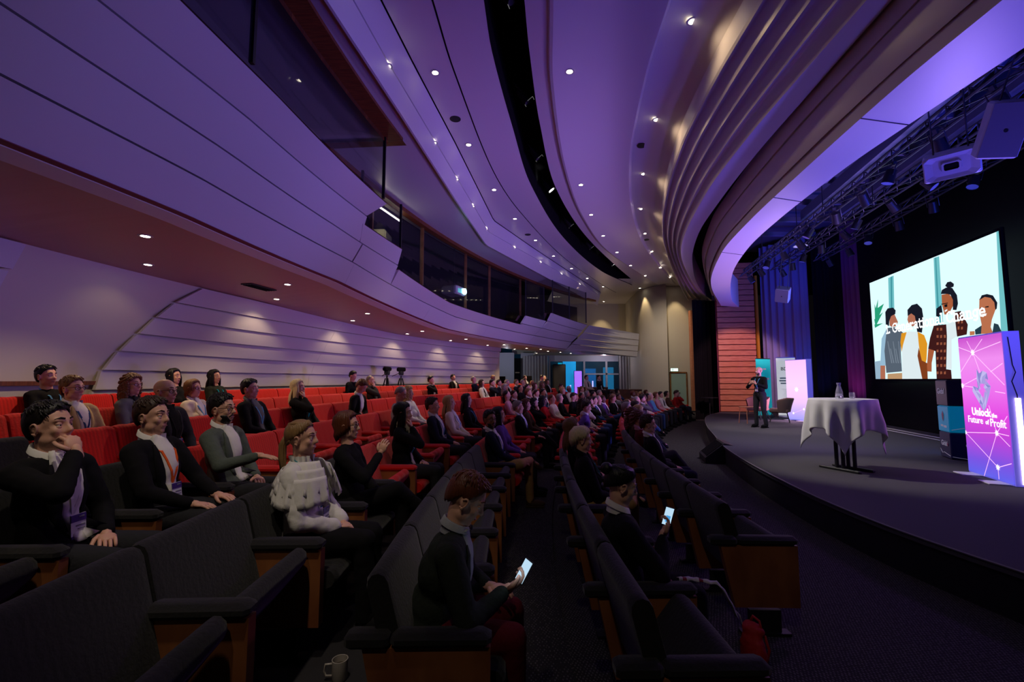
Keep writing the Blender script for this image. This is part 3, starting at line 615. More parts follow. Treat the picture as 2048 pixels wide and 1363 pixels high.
PIC={
'pillar':[[(1.09,2.97),(1.38,2.98),(1.28,1.85),(1.0,1.86)],[(3.19,3.02),(3.4,3.01),(3.35,1.21),(3.09,1.24)],[(5.23,3.04),(5.3,3.04),(5.31,0.92),(5.11,0.94)]],
'pillar_dark':[[(1.22,2.97),(1.3,2.98),(1.18,1.87),(1.1,1.88)],[(3.25,3.01),(3.29,3.01),(3.22,1.22),(3.15,1.23)]],
'leaf':[[(0.23,2.34),(0.4,1.9),(0.19,1.81)],[(0.23,2.15),(0.77,2.26),(0.26,1.73)],[(0.15,1.86),(0.68,2.01),(0.19,1.62)],[(0.21,2.08),(0.46,2.46),(0.29,1.69)],[(0.14,1.7),(0.64,1.68),(0.16,1.59)]],
'shelf':[[(-0.11,0.54),(0.35,0.56),(0.28,0.0),(-0.18,0.0)]],
'skin_a':[[(1.02,1.82),(1.29,1.87),(1.44,1.62),(1.35,1.52),(1.14,1.5),(0.99,1.57)],[(1.99,1.82),(2.19,1.83),(2.33,1.64),(2.28,1.45),(2.11,1.41),(1.94,1.53),(1.9,1.63)],[(0.34,0.45),(0.61,0.44),(0.56,0.0),(0.28,0.0)]],
'skin_b':[[(3.41,2.05),(3.67,2.03),(3.81,1.88),(3.8,1.73),(3.61,1.54),(3.46,1.55),(3.4,1.8)],[(2.74,0.77),(2.97,0.71),(2.83,0.4),(2.8,0.18),(2.63,0.19),(2.63,0.34)]],
'skin_c':[[(4.63,1.73),(4.74,1.79),(4.96,1.74),(5.08,1.58),(5.05,1.43),(4.93,1.24),(4.88,1.09),(4.93,0.95),(4.59,0.97),(4.63,1.17),(4.59,1.45)]],
'hair':[[(0.85,1.99),(0.99,2.08),(1.28,2.06),(1.4,1.96),(1.37,1.86),(1.15,1.83),(1.04,1.71),(0.99,1.55),(0.83,1.62)],[(1.97,1.89),(2.18,1.99),(2.42,1.99),(2.61,1.83),(2.64,1.6),(2.58,1.35),(2.53,1.2),(2.33,1.25),(2.31,1.51),(2.28,1.68),(2.13,1.77),(1.96,1.72)],[(3.39,2.07),(3.44,2.16),(3.6,2.19),(3.81,2.14),(3.95,1.94),(3.96,1.74),(3.89,1.6),(3.77,1.62),(3.8,1.85),(3.73,1.99),(3.62,2.03)],[(3.57,2.24),(3.66,2.31),(3.78,2.3),(3.88,2.22),(3.86,2.16),(3.74,2.15),(3.64,2.18)],[(4.63,1.71),(4.71,1.8),(4.86,1.8),(5.02,1.74),(5.12,1.57),(5.09,1.45),(5.05,1.43),(5.04,1.59),(4.95,1.7),(4.79,1.75)],[(3.18,1.74),(3.37,1.8),(3.4,1.62),(3.25,1.52),(3.15,1.56)]],
'grey_shirt':[[(0.85,1.51),(1.33,1.49),(1.66,1.29),(1.52,1.06),(1.48,0.72),(1.47,0.21),(0.65,0.18),(0.63,0.84)]],
'pale_sleeve':[[(0.51,1.22),(0.85,1.51),(0.88,0.93),(0.64,0.4),(0.33,0.41)]],
'beige':[[(0.71,0.15),(1.47,0.17),(1.45,0.0),(0.69,0.0)]],
'white_top':[[(1.69,1.22),(1.9,1.3),(2.33,1.25),(2.38,0.99),(2.25,0.61),(2.38,-0.0),(1.45,0.0),(1.54,0.75)],[(3.49,1.31),(3.84,1.35),(3.81,0.99),(3.62,0.93),(3.54,0.23),(3.36,0.23)]],
'yellow':[[(1.58,1.28),(1.84,1.29),(1.62,0.95),(1.53,0.75),(1.5,1.03)],[(2.33,1.25),(2.6,1.13),(2.7,0.9),(2.62,0.5),(2.53,0.34),(2.37,0.51),(2.34,0.9)]],
'brown_jacket':[[(2.33,0.83),(2.42,0.48),(2.64,0.4),(2.61,-0.0),(2.38,-0.0),(2.25,0.61)]],
'plaid':[[(3.02,1.33),(3.49,1.31),(3.48,1.02),(3.36,0.23),(3.53,0.21),(3.53,0.0),(2.97,0.0),(3.01,0.69),(2.73,0.77),(2.84,1.04)],[(3.8,1.56),(4.02,1.56),(4.21,1.22),(4.15,1.0),(3.83,0.98)]],
'plaid_check':[[(3.13,1.26),(3.2,1.26),(3.19,1.19),(3.12,1.2)],[(3.1,1.08),(3.18,1.08),(3.17,1.01),(3.1,1.02)],[(3.08,0.9),(3.16,0.9),(3.15,0.84),(3.07,0.84)],[(3.06,0.72),(3.13,0.72),(3.13,0.66),(3.05,0.66)],[(3.04,0.54),(3.11,0.54),(3.1,0.48),(3.03,0.47)],[(3.02,0.36),(3.09,0.36),(3.08,0.3),(3.01,0.29)],[(2.99,0.18),(3.07,0.18),(3.06,0.12),(2.99,0.11)],[(3.26,1.25),(3.33,1.24),(3.33,1.18),(3.25,1.18)],[(3.24,1.07),(3.31,1.07),(3.3,1.0),(3.23,1.0)],[(3.22,0.89),(3.29,0.89),(3.28,0.83),(3.21,0.83)],[(3.2,0.71),(3.27,0.71),(3.26,0.65),(3.19,0.65)],[(3.18,0.53),(3.25,0.54),(3.24,0.47),(3.17,0.47)],[(3.15,0.36),(3.23,0.36),(3.22,0.29),(3.15,0.29)],[(3.13,0.18),(3.2,0.18),(3.2,0.12),(3.12,0.11)],[(3.37,1.06),(3.44,1.06),(3.44,0.99),(3.37,0.99)],[(3.35,0.88),(3.42,0.88),(3.41,0.82),(3.34,0.82)],[(3.33,0.7),(3.4,0.71),(3.39,0.64),(3.32,0.64)],[(3.31,0.53),(3.38,0.53),(3.37,0.47),(3.3,0.46)],[(3.29,0.35),(3.36,0.35),(3.35,0.29),(3.28,0.29)],[(3.27,0.17),(3.34,0.18),(3.33,0.11),(3.26,0.11)],[(3.91,1.49),(3.97,1.48),(3.96,1.42),(3.91,1.42)],[(3.9,1.35),(3.95,1.35),(3.95,1.28),(3.89,1.28)],[(3.88,1.21),(3.94,1.21),(3.93,1.14),(3.87,1.14)],[(4.02,1.47),(4.08,1.47),(4.07,1.41),(4.02,1.41)],[(4.01,1.33),(4.06,1.33),(4.06,1.27),(4.0,1.27)],[(3.99,1.19),(4.05,1.19),(4.04,1.13),(3.98,1.13)]],
'dark_teal':[[(4.41,1.08),(4.61,1.15),(4.7,0.97),(4.41,0.97)],[(4.9,0.96),(4.97,1.16),(5.08,1.12),(5.16,0.94)]],
'tan_patch':[[(4.25,1.06),(4.4,1.05),(4.39,0.97),(4.24,0.97)]],
'stripe':[[(0.83,1.12),(0.87,1.11),(1.01,0.46),(0.96,0.46)],[(0.95,0.89),(0.99,0.89),(1.12,0.46),(1.07,0.46)],[(1.12,1.09),(1.15,1.09),(1.24,0.45),(1.19,0.46)],[(1.23,0.87),(1.26,0.87),(1.35,0.45),(1.3,0.45)],[(1.39,1.07),(1.42,1.07),(1.45,0.45),(1.41,0.45)]],
'teeth':[[(3.48,1.65),(3.58,1.67),(3.58,1.63),(3.49,1.61)],[(4.66,1.4),(4.81,1.39),(4.78,1.34),(4.69,1.35)]],
'glasses':[[(3.38,1.83),(3.62,1.82),(3.62,1.8),(3.38,1.81)],[(3.49,1.79),(3.6,1.79),(3.59,1.72),(3.49,1.73)],[(4.63,1.54),(4.71,1.54),(4.71,1.52),(4.63,1.52)],[(4.78,1.54),(4.88,1.54),(4.88,1.51),(4.78,1.52)]],
}
pcol = {'pillar': (112, 192, 198), 'pillar_dark': (66, 150, 160), 'leaf': (40, 160, 120), 'shelf': (150, 178, 200), 'skin_a': (176, 108, 84), 'skin_b': (168, 92, 58), 'skin_c': (186, 112, 78),
        'hair': (24, 26, 38), 'grey_shirt': (86, 98, 112), 'pale_sleeve': (150, 186, 210), 'beige': (190, 150, 110), 'white_top': (222, 236, 240), 'yellow': (222, 150, 36), 'brown_jacket': (128, 62, 30),
        'plaid': (62, 26, 26), 'plaid_check': (150, 84, 60), 'dark_teal': (36, 60, 72), 'tan_patch': (190, 120, 80), 'stripe': (120, 132, 146), 'teeth': (240, 240, 240), 'glasses': (20, 20, 24)}
order = ['pillar', 'pillar_dark', 'leaf', 'shelf', 'skin_a', 'pale_sleeve', 'beige', 'white_top', 'grey_shirt', 'stripe', 'yellow', 'brown_jacket', 'dark_teal', 'tan_patch', 'plaid', 'plaid_check', 'skin_b', 'skin_c', 'hair', 'teeth', 'glasses']
pm = MB(); pmats = []
from mathutils.geometry import tessellate_polygon
for i, k in enumerate(order):
    pmats.append(em('slide_'+k, *pcol[k])); pm.mi = i
    for poly in PIC[k]:
        P = [(min(max(s, .0), 5.3), min(max(z, 0), 3.04)) for s, z in poly]
        vs = [loc_wall(s, ZB+z, .003+.0012*i) for s, z in P]
        tr_ = tessellate_polygon([[Vector((s, z, 0)) for s, z in P]])
        pm.add(vs, [tuple(t) for t in tr_])
pic = pm.build('projected_picture', pmats, scr, label='slide picture of four casually dressed people laughing by tall windows')
# slab-serif title, drawn stroke by stroke
G = {'1': (.42, [[(.06, .74), (.22, .95), (.22, 0)], [(.04, 0), (.40, 0)]]),
 '.': (.30, [[(.08, .03), (.18, .03)], [(.08, .09), (.18, .09)]]),
 'G': (.80, [[(.68, .78), (.56, .95), (.34, .98), (.12, .8), (.06, .5), (.12, .18), (.34, 0), (.58, .05), (.68, .2), (.68, .42)], [(.46, .42), (.78, .42)], [(.68, .98), (.68, .74)]]),
 'C': (.74, [[(.64, .74), (.54, .93), (.34, .98), (.12, .8), (.06, .5), (.12, .18), (.34, 0), (.56, .05), (.68, .22)], [(.65, .98), (.65, .72)]]),
 'e': (.60, [[(.08, .34), (.50, .34), (.46, .58), (.28, .68), (.10, .54), (.06, .3), (.14, .06), (.32, 0), (.50, .1)]]),
 'n': (.66, [[(.14, .66), (.14, 0)], [(.14, .5), (.26, .66), (.42, .64), (.48, .5), (.48, 0)], [(.02, 0), (.25, 0)], [(.38, 0), (.62, 0)], [(.02, .66), (.14, .66)]]),
 'r': (.54, [[(.14, .66), (.14, 0)], [(.14, .44), (.26, .62), (.42, .66), (.46, .54)], [(.02, 0), (.30, 0)], [(.02, .66), (.14, .66)]]),
 'a': (.62, [[(.10, .58), (.26, .68), (.42, .62), (.44, .48), (.44, .06), (.56, 0)], [(.44, .38), (.20, .38), (.07, .22), (.12, .03), (.28, 0), (.44, .14)]]),
 't': (.46, [[(.18, .9), (.18, .1), (.28, 0), (.42, .06)], [(.02, .64), (.40, .64)]]),
 'i': (.36, [[(.18, .66), (.18, 0)], [(.03, 0), (.33, 0)], [(.04, .66), (.18, .66)], [(.18, .86), (.18, .93)]]),
 'o': (.62, [[(.30, .68), (.10, .54), (.05, .34), (.10, .12), (.30, 0), (.48, .12), (.54, .34), (.48, .54), (.30, .68)]]),
 'l': (.36, [[(.18, .98), (.18, 0)], [(.03, 0), (.33, 0)], [(.04, .98), (.18, .98)]]),
 'h': (.66, [[(.14, .98), (.14, 0)], [(.14, .5), (.26, .66), (.42, .64), (.48, .5), (.48, 0)], [(.02, 0), (.25, 0)], [(.38, 0), (.62, 0)], [(.02, .98), (.14, .98)]]),
 'g': (.62, [[(.44, .6), (.26, .68), (.10, .54), (.06, .36), (.12, .16), (.28, .08), (.44, .2)], [(.44, .66), (.44, -.12), (.30, -.26), (.10, -.2)], [(.44, .66), (.58, .66)]]), ' ': (.34, [])}
txt = '1. Generational Change'; wsum = sum(G[c][0] for c in txt); size = .245; scx = (4.80-.84)/wsum
tm = MB(); cx = .84
for ch in txt:
    wd, st = G[ch]
    for ln in st:
        for (x0, y0), (x1, y1) in zip(ln, ln[1:]):
            a = Vector((cx+x0*scx, y0*size)); b = Vector((cx+x1*scx, y1*size)); d = b-a
            if d.length < 1e-6: continue
            d = d.normalized(); n_ = Vector((-d.y, d.x))*.022; a -= d*.016; b += d*.016
            tm.add([loc_wall(q[0], ZB+1.35+q[1], .034) for q in (a+n_, a-n_, b-n_, b+n_)], [(0, 1, 2, 3)])
    cx += wd*scx
tm.build('slide_title', em('slide_white', 255, 255, 255, 1.25), scr, label='white slab-serif words 1. Generational Change')
# light thrown back by the screen is its own emission

def text(body, size, matl, name, parent, M, bold=0, ext=.002):
    c = bpy.data.curves.new('t', 'FONT'); c.body = body; c.size = size; c.align_x = 'CENTER'; c.align_y = 'CENTER'; c.offset = bold; c.extrude = ext; c.resolution_u = 2
    t = bpy.data.objects.new('t', c); COL.objects.link(t)
    dg = bpy.context.evaluated_depsgraph_get(); me = bpy.data.meshes.new_from_object(t.evaluated_get(dg)); bpy.data.objects.remove(t); bpy.data.curves.remove(c)
    me.materials.clear(); me.materials.append(matl); me.transform(M)
    return put(bpy.data.objects.new(name, me), parent)
def face_matrix(o, xdir, n):
    x = Vector(xdir).normalized(); z = Vector(n).normalized(); y = z.cross(x)
    return Matrix.Translation(o) @ Matrix((x, y, z)).transposed().to_4x4()

# ---------------- pink light boxes
def ramp_emit(name, stops, z0, z1, s):
    m = mat(name, (.02, .02, .02, 1), .4); nt = m.node_tree; b = nt.nodes['Principled BSDF']
    tc = nt.nodes.new('ShaderNodeTexCoord'); sx = nt.nodes.new('ShaderNodeSeparateXYZ'); mr = nt.nodes.new('ShaderNodeMapRange')
    mr.inputs[1].default_value = z0; mr.inputs[2].default_value = z1
    cr = nt.nodes.new('ShaderNodeValToRGB'); e = cr.color_ramp.elements
    while len(e) > 1: e.remove(e[-1])
    e[0].position = stops[0][0]; e[0].color = stops[0][1]
    for p, c in stops[1:]: q = e.new(p); q.color = c
    nt.links.new(tc.outputs['Object'], sx.inputs[0]); nt.links.new(sx.outputs[2], mr.inputs[0]); nt.links.new(mr.outputs[0], cr.inputs[0])
    nt.links.new(cr.outputs[0], b.inputs['Emission Color']); b.inputs['Emission Strength'].default_value = s
    return m
PRINT = ramp_emit('lightbox_print', [(0, rgb(86, 96, 236)), (.12, rgb(120, 80, 226)), (.32, rgb(196, 60, 214)), (.45, rgb(228, 66, 226)), (.62, rgb(236, 110, 236)), (.85, rgb(240, 140, 240)), (1, rgb(206, 84, 208))], 0, 2.0, 1.0)
PRINT2 = ramp_emit('lightbox_print_far', [(0, rgb(150, 150, 250)), (.3, rgb(230, 190, 250)), (.6, rgb(255, 205, 250)), (1, rgb(250, 190, 245))], 0, 2.05, 1.15)
LINE = em('print_line', 255, 196, 250, 1.15); STAR = em('print_star', 255, 245, 255, 1.5)
def lightbox(p0, p1, h, dep, prt, label, bright=1, full=True, sidecol=(.12, .10, .75, 1)):
    """p0,p1: bottom corners left/right as the audience sees it"""
    a, b = Vector((*p0, .4)), Vector((*p1, .4)); wd = (b-a).length; d = (b-a).normalized(); n = Vector((d.y, -d.x, 0))
    e = empty('light_box_banner', tuple((a+b)/2), math.atan2(d.y, d.x), label=label, cat='banner')
    # local: x from left to right, -y faces the audience
    hw = wd/2
    MB().box((0, -.005, h/2+.03), (wd-.03, .01, h)).build('printed_face', prt, e)
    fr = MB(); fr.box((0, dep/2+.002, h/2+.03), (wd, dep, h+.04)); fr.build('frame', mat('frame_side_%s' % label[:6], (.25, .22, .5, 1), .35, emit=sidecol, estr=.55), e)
    for sx in (-.3, .3): MB().bbox((sx*wd, -.02, .008), (.26, .42, .016), .004).build('foot', mat('foot_white', (.7, .7, .75, 1), .5), e)
    sd = 1 if full else -1
    MB().box((sd*(hw+.012), dep*.55, h*.30), (.02, .05, h*.56)).build('light_tube', em('tube_side', 255, 235, 255, 4.0*bright), e)
    if full:
        cb = MB(); cb.tube([(hw+.008, .05, h-.03), (hw+.012, .07, h-.4), (hw+.02, .09, h-.5), (hw+.01, .05, h-.62), (hw+.01, .09, h-.8), (hw+.01, .09, h-.9)], .006, 5); cb.build('cable', M_DARK, e)
    return e, wd, h
def star_lines(e, wd, h, stars, segs, w_=.005):
    m = MB()
    for (x0, z0, x1, z1) in segs:
        a = Vector((x0*wd-wd/2, z0*h)); b = Vector((x1*wd-wd/2, z1*h)); d = (b-a).normalized(); n_ = Vector((-d.y, d.x))*w_
        m.add([(q.x, -.0125, q.y) for q in (a+n_, a-n_, b-n_, b+n_)], [(0, 1, 2, 3)])
    m.build('printed_lines', LINE, e); m = MB()
    for x, z, r in stars:
        P = []
        for k in range(24): t = 2*PI*k/24; rr = r*(1 if k % 3 == 0 else .55); P.append((max(min(x*wd-wd/2+rr*math.cos(t), wd/2-.02), -wd/2+.02), -.014, z*h+rr*math.sin(t)))
        m.add(P, [tuple(range(24))])
    m.build('printed_stars', STAR, e)
LBX, lw, lh = lightbox((6.96, 7.07), (6.58, 6.08), 2.0, .17, PRINT, 'tall pink and violet glowing banner reading Unlock the Future of Profit')
lw, lh = lw, 2.0
star_lines(LBX, lw, lh, [(.36, .90, .055), (.035, .655, .05), (.02, .30, .04), (.74, .335, .05), (.70, .10, .05)],
 [(.36, .9, .02, .95), (.36, .9, .24, .99), (.36, .9, .6, .99), (.36, .9, .98, .955), (.36, .9, .02, .76), (.36, .9, .50, .74), (.36, .9, .98, .665), (.035, .655, .45, .72), (.72, .755, .98, .81), (.035, .655, .3, .645), (.78, .62, .98, .61),
  (.02, .30, .74, .335), (.74, .335, .98, .33), (.74, .335, .98, .46), (.74, .335, .98, .26), (.74, .335, .38, .01), (.02, .30, .70, .10), (.70, .10, .98, .15), (.70, .10, .70, .02), (.62, .52, .74, .335)])
# crystal emblem: facets
random.seed(5); m = MB(); fm = [em('facet_a', 170, 160, 226), em('facet_b', 196, 186, 240), em('facet_c', 140, 136, 208), em('facet_d', 214, 140, 232)]
outline = [(.42, .78), (.47, .745), (.55, .765), (.64, .75), (.66, .70), (.62, .69), (.70, .655), (.66, .60), (.55, .50), (.50, .475), (.42, .53), (.28, .615), (.30, .655), (.42, .64), (.40, .70)]
cen = (.5, .625)
for i in range(len(outline)):
    a, b = outline[i], outline[(i+1) % len(outline)]; k1 = [(lerp(cen[0], a[0], t), lerp(cen[1], a[1], t)) for t in (.35, .68, 1)]; k2 = [(lerp(cen[0], b[0], t), lerp(cen[1], b[1], t)) for t in (.35, .68, 1)]
    for q in range(2):
        m.mi = random.randrange(4); m.add([(x*lw-lw/2, -.0135, z*lh) for x, z in (k1[q], k2[q], k2[q+1])], [(0, 1, 2)])
        m.mi = random.randrange(3); m.add([(x*lw-lw/2, -.0135, z*lh) for x, z in (k1[q], k2[q+1], k1[q+1])], [(0, 1, 2)])
m.build('crystal_emblem', fm, LBX)
TW = em('print_white', 255, 255, 255, 1.3)
for s, z, sz, bo, x in (('Unlock', .465, .155, .0045, -.07), ('the', .452, .085, .002, .23), ('Future', .405, .14, .001, -.22), ('of', .40, .095, .002, .055), ('Profit', .400, .155, .001, .29)):
    text(s, sz, TW, 'printed_word', LBX, face_matrix((x*lw/1.03, -.014, z*lh), (1, 0, 0), (0, -1, 0)), bo, .0008)
L2, w2, h2 = lightbox((9.75, 16.25), (9.92, 15.35), 2.05, .2, PRINT2, 'far glowing pale pink banner box behind the armchairs', 1, False)
lamp('banner_glow_light', 'AREA', (9.55, 15.7, 1.5), (7.5, 14.2, .9), 34, (1, .62, .98), .8, size_y=1.8)
star_lines(L2, w2, h2, [(.5, .52, .10), (.8, .2, .05), (.3, .12, .05)], [(.5, .52, .98, .6), (.5, .52, .02, .4), (.8, .2, .3, .12), (.8, .2, .98, .3)])
# blue lit panel at the right edge of the frame, cut off by it
BP = empty('light_box_banner', (7.9, 6.5, .4), -.25, label='blue lit panel cut off by the right edge of the picture', cat='banner')
MB().box((.35, 0, 1.08), (.7, .12, 2.15)).build('printed_face', em('blue_panel', 18, 60, 210, .9), BP); MB().box((.35, .09, 1.08), (.74, .06, 2.2)).build('frame', M_DARK, BP); MB().bbox((.35, 0, .01), (.5, .45, .02), .004).build('foot', M_DARK, BP)

# ---------------- roll-up banners at the back
def rollup(p0, p1, h, face, label, words=()):
    a, b = Vector((*p0, .4)), Vector((*p1, .4)); wd = (b-a).length; d = (b-a).normalized()
    e = empty('roll_up_banner', tuple((a+b)/2), math.atan2(d.y, d.x), label=label, cat='banner')
    MB().box((0, 0, h/2+.06), (wd, .008, h)).build('printed_sheet', face, e)
    MB().bbox((0, 0, .05), (wd+.04, .16, .09), .02).build('base', mat('alu', (.5, .5, .52, 1), .3, 1), e)
    MB().tube([(0, .05, .05), (0, .03, h+.06)], .012, 6).build('pole', M_DARK, e); MB().box((0, 0, h+.07), (wd, .02, .03)).build('top_rail', mat('alu', (.5, .5, .52, 1), .3, 1), e)
    for s, x, z, sz, c in words: text(s, sz, c, 'printed_word', e, face_matrix((x, -.008, z), (1, 0, 0), (0, -1, 0)), .002, .001)
    return e
WT = mat('print_white_matt', (.8, .85, .85, 1), .6); GT = mat('print_grey', (.08, .09, .09, 1), .6); GG = mat('print_green', (.25, .42, .36, 1), .6)
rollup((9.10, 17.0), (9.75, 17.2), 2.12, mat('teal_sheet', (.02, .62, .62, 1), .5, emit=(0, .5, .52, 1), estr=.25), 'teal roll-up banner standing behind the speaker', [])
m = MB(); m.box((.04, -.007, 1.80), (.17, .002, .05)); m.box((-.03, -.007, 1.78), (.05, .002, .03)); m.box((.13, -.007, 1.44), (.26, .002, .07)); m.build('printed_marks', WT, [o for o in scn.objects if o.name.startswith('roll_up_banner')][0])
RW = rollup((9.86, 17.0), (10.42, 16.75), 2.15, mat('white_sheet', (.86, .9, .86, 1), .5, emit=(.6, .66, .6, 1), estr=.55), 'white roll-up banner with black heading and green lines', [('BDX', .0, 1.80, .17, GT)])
m = MB()
for k, wd_ in enumerate((.40, .44, .36)): m.box((-.01, -.006, 1.46-k*.095), (wd_, .002, .05))
m.build('printed_heading', GG, RW); m = MB()
for k in range(13): m.box((.02*(k % 3)-.02, -.006, 1.05-k*.055), (.30-.04*(k % 4), .002, .012))
m.build('printed_text_lines', mat('print_pale_line', (.5, .55, .5, 1), .6), RW)

# ---------------- stacked printed cubes beside the big banner
CB = [(.40+.465*2, mat('cube_black', (.02, .02, .03, 1), .5), 'topmost black printed cube of the stack beside the glowing banner', [('Gidsl', .10), ('G', .2)]),
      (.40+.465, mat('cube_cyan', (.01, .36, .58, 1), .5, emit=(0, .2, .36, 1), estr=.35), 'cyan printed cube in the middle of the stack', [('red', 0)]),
      (.40, mat('cube_navy', (.012, .02, .09, 1), .5), 'bottom dark navy printed cube of the stack', [('Gidsl', .09), ('GL', .13)])]
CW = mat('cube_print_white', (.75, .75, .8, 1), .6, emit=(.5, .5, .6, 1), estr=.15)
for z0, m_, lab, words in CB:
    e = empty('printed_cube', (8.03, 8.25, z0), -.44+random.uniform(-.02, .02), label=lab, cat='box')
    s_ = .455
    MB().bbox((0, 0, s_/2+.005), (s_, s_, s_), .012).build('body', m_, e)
    MB().box((0, 0, s_+.008), (s_-.04, s_-.04, .006)).build('lid', m_, e)
    if 'cyan' in lab:
        mm = MB(); P = [(.0, .38), (.045, .31), (.03, .23), (0, .18), (-.03, .23), (-.045, .31)]; mm.add([(-s_/2-.004, x-.0, z) for x, z in P], [tuple(range(6))]); mm.build('printed_emblem', mat('emblem_red', (.35, .03, .10, 1), .5), e)
        mm = MB(); mm.box((-s_/2-.003, .06, .11), (.002, .10, .035)); mm.box((-s_/2-.003, -.07, .10), (.002, .12, .04)); mm.tube([(-.2, -s_/2-.004, .05), (-.02, -s_/2-.004, .09), (.1, -s_/2-.004, .13), (.18, -s_/2-.004, .06)], .006, 4); mm.build('printed_marks', CW, e)
    else:
        text(words[0][0], words[0][1]*1.4, CW, 'printed_word', e, face_matrix((-s_/2-.004, .02, .26), (0, -1, 0), (-1, 0, 0)), .002, .001)
        text(words[1][0], words[1][1], CW, 'printed_word', e, face_matrix((.05, -s_/2-.004, .25), (1, 0, 0), (0, -1, 0)), .002, .001)
    if 'navy' in lab:
        mm = MB(); mm.tube([(-s_/2-.004, .2, .15), (-s_/2-.004, .12, .08), (-s_/2-.004, .05, .10), (-s_/2-.004, -.21, .06)], .004, 4); mm.tube([(-.21, -s_/2-.004, .05), (0, -s_/2-.004, .02), (.21, -s_/2-.004, .06)], .004, 4); mm.build('printed_line', CW, e)
        MB().ell((-s_/2-.004, -.12, .25), (.002, .03, .03)).build('printed_dot', mat('emblem_red', (.35, .03, .10, 1), .5), e)

# ---------------- cocktail table with draped cloth, carafe and glass
TX, TY = 5.22, 7.25
tb = empty('cocktail_table', (TX, TY, .4), .35, label='tall cocktail table on dark twin-column pedestals', cat='table')
MB().lathe([(.0, 1.07), (.42, 1.07), (.42, 1.095), (0, 1.095)], n=28).build('tabletop', M_WOOD, tb)
for sx in (-.13, .13):
    for sy in (-.05, .05): MB().tube([(sx, sy, .03), (sx, sy, 1.07)], .028, 8).build('leg', M_DARK, tb)
for sx in (-.15, .15): MB().bbox((sx, 0, .02), (.07, .62, .04), .01).build('foot', M_DARK, tb)
M_CLOTH = mat('white_cloth', (.72, .72, .72, 1), .75, bump=.06, bscale=25)
# square cloth: the four corners hang lowest, the hem rises between them
nA = 128; rings = []; half = .90; Rt = .45
for j in range(26):
    row = []
    for k in range(nA):
        t = 2*PI*k/nA; ext = half/max(abs(math.cos(t)), abs(math.sin(t))); ext = min(ext, 1.30)
        if j <= 6: r = Rt*j/6; z = 1.103
        else:
            u = (j-6)/19; drop = (ext-Rt)*u; fold = math.sin(9*t+.7*math.sin(2*t))+.45*math.sin(16*t+1.1)
            r = Rt + .012*min(u*6, 1) + .02*u + fold*.030*min(u*1.6, 1)*(1+.6*u) + .05*u*(ext-.9)/.4; z = 1.103 - drop
        row.append((TX+r*math.cos(t+.15), TY+r*math.sin(t+.15), .4+max(z, .1)))
    rings.append(row)
m = MB(); m.loft(rings, closed=True); cl = m.build('tablecloth', M_CLOTH, smooth=True, label='white tablecloth draped over the cocktail table on stage', cat='tablecloth')
cl.modifiers.new('thick', 'SOLIDIFY').thickness = .004
cf = empty('water_carafe', (TX-.11, TY-.10, 1.505), label='clear glass water carafe on the cocktail table', cat='carafe')
MB().lathe([(.0, .0), (.052, .0), (.056, .03), (.05, .10), (.030, .18), (.024, .21), (.034, .245), (.031, .245), (.021, .21), (.027, .18), (.047, .10), (.052, .03), (.048, .008), (0, .008)], n=24).build('glass_body', M_CLEAR, cf, smooth=True)
MB().lathe([(0, .205), (.02, .205), (.028, .235), (.028, .25), (0, .25)], n=18).build('stopper', mat('violet_stopper', (.12, .06, .3, 1), .4), cf, smooth=30)
MB().lathe([(0, .012), (.046, .012), (.049, .03), (.046, .08), (0, .08)], n=20).build('water', mat('water', (.85, .88, 1, 1), .02, trans=1, ior=1.2), cf, smooth=True)
gl = empty('drinking_glass', (TX+.06, TY-.14, 1.505), label='short clear drinking glass beside the carafe', cat='glass')
MB().lathe([(0, 0), (.034, 0), (.040, .03), (.034, .10), (.031, .10), (.036, .03), (.031, .012), (0, .012)], n=20).build('bowl', M_CLEAR, gl, smooth=True)
MB().lathe([(0, .013), (.030, .013), (.034, .03), (0, .031)], n=20).build('water', mat('water', (.85, .88, 1, 1), .02, trans=1, ior=1.2), gl, smooth=True)

# ---------------- armchairs, stool
def armchair(loc, rz, col, label):
    e = empty('armchair', loc, rz, label=label, cat='chair')
    m = MB(); n = 20; rows = []
    for z, k, lean in ((.34, .86, 0), (.55, .94, .02), (.76, 1.02, .06), (.80, 1.0, .06), (.76, .93, .05), (.5, .85, .02), (.36, .76, 0)):
        rows.append([(-.36*k*math.cos(a)-lean*math.cos(a), .38*k*math.sin(a), z - (.12*max(0, abs(a)-1.0) if z > .5 else 0)) for a in [(-1.75+3.5*i/(n-1)) for i in range(n)]])
    m.loft(rows, closed=False); m.build('backrest', col, e, smooth=True)
    MB().bbox((.02, 0, .38), (.56, .56, .14), .04).build('seat', col, e)
    for sx in (-.2, .22):
        for sy in (-.2, .2): MB().tube([(sx, sy, .32), (sx*1.35, sy*1.35, .0)], .014, 6).build('leg', M_DARK, e)
    return e
armchair((8.95, 15.35, .4), 2.6, mat('taupe_fabric', rgb(120, 96, 84), .9), 'taupe shell armchair turned away in front of the pink banner')
armchair((8.72, 16.3, .4), 3.7, mat('pink_fabric', rgb(196, 130, 130), .9), 'pale pink armchair behind the speaker')
st = empty('wooden_stool', (7.62, 14.9, .4), .3, label='small light wooden side table left of the speaker', cat='table')
MB().bbox((0, 0, .52), (.36, .36, .03), .01).build('tabletop', M_SLAT, st)
for sx in (-1, 1):
    for sy in (-1, 1): MB().tube([(sx*.14, sy*.14, .51), (sx*.17, sy*.17, 0)], .014, 6).build('leg', M_SLAT, st)

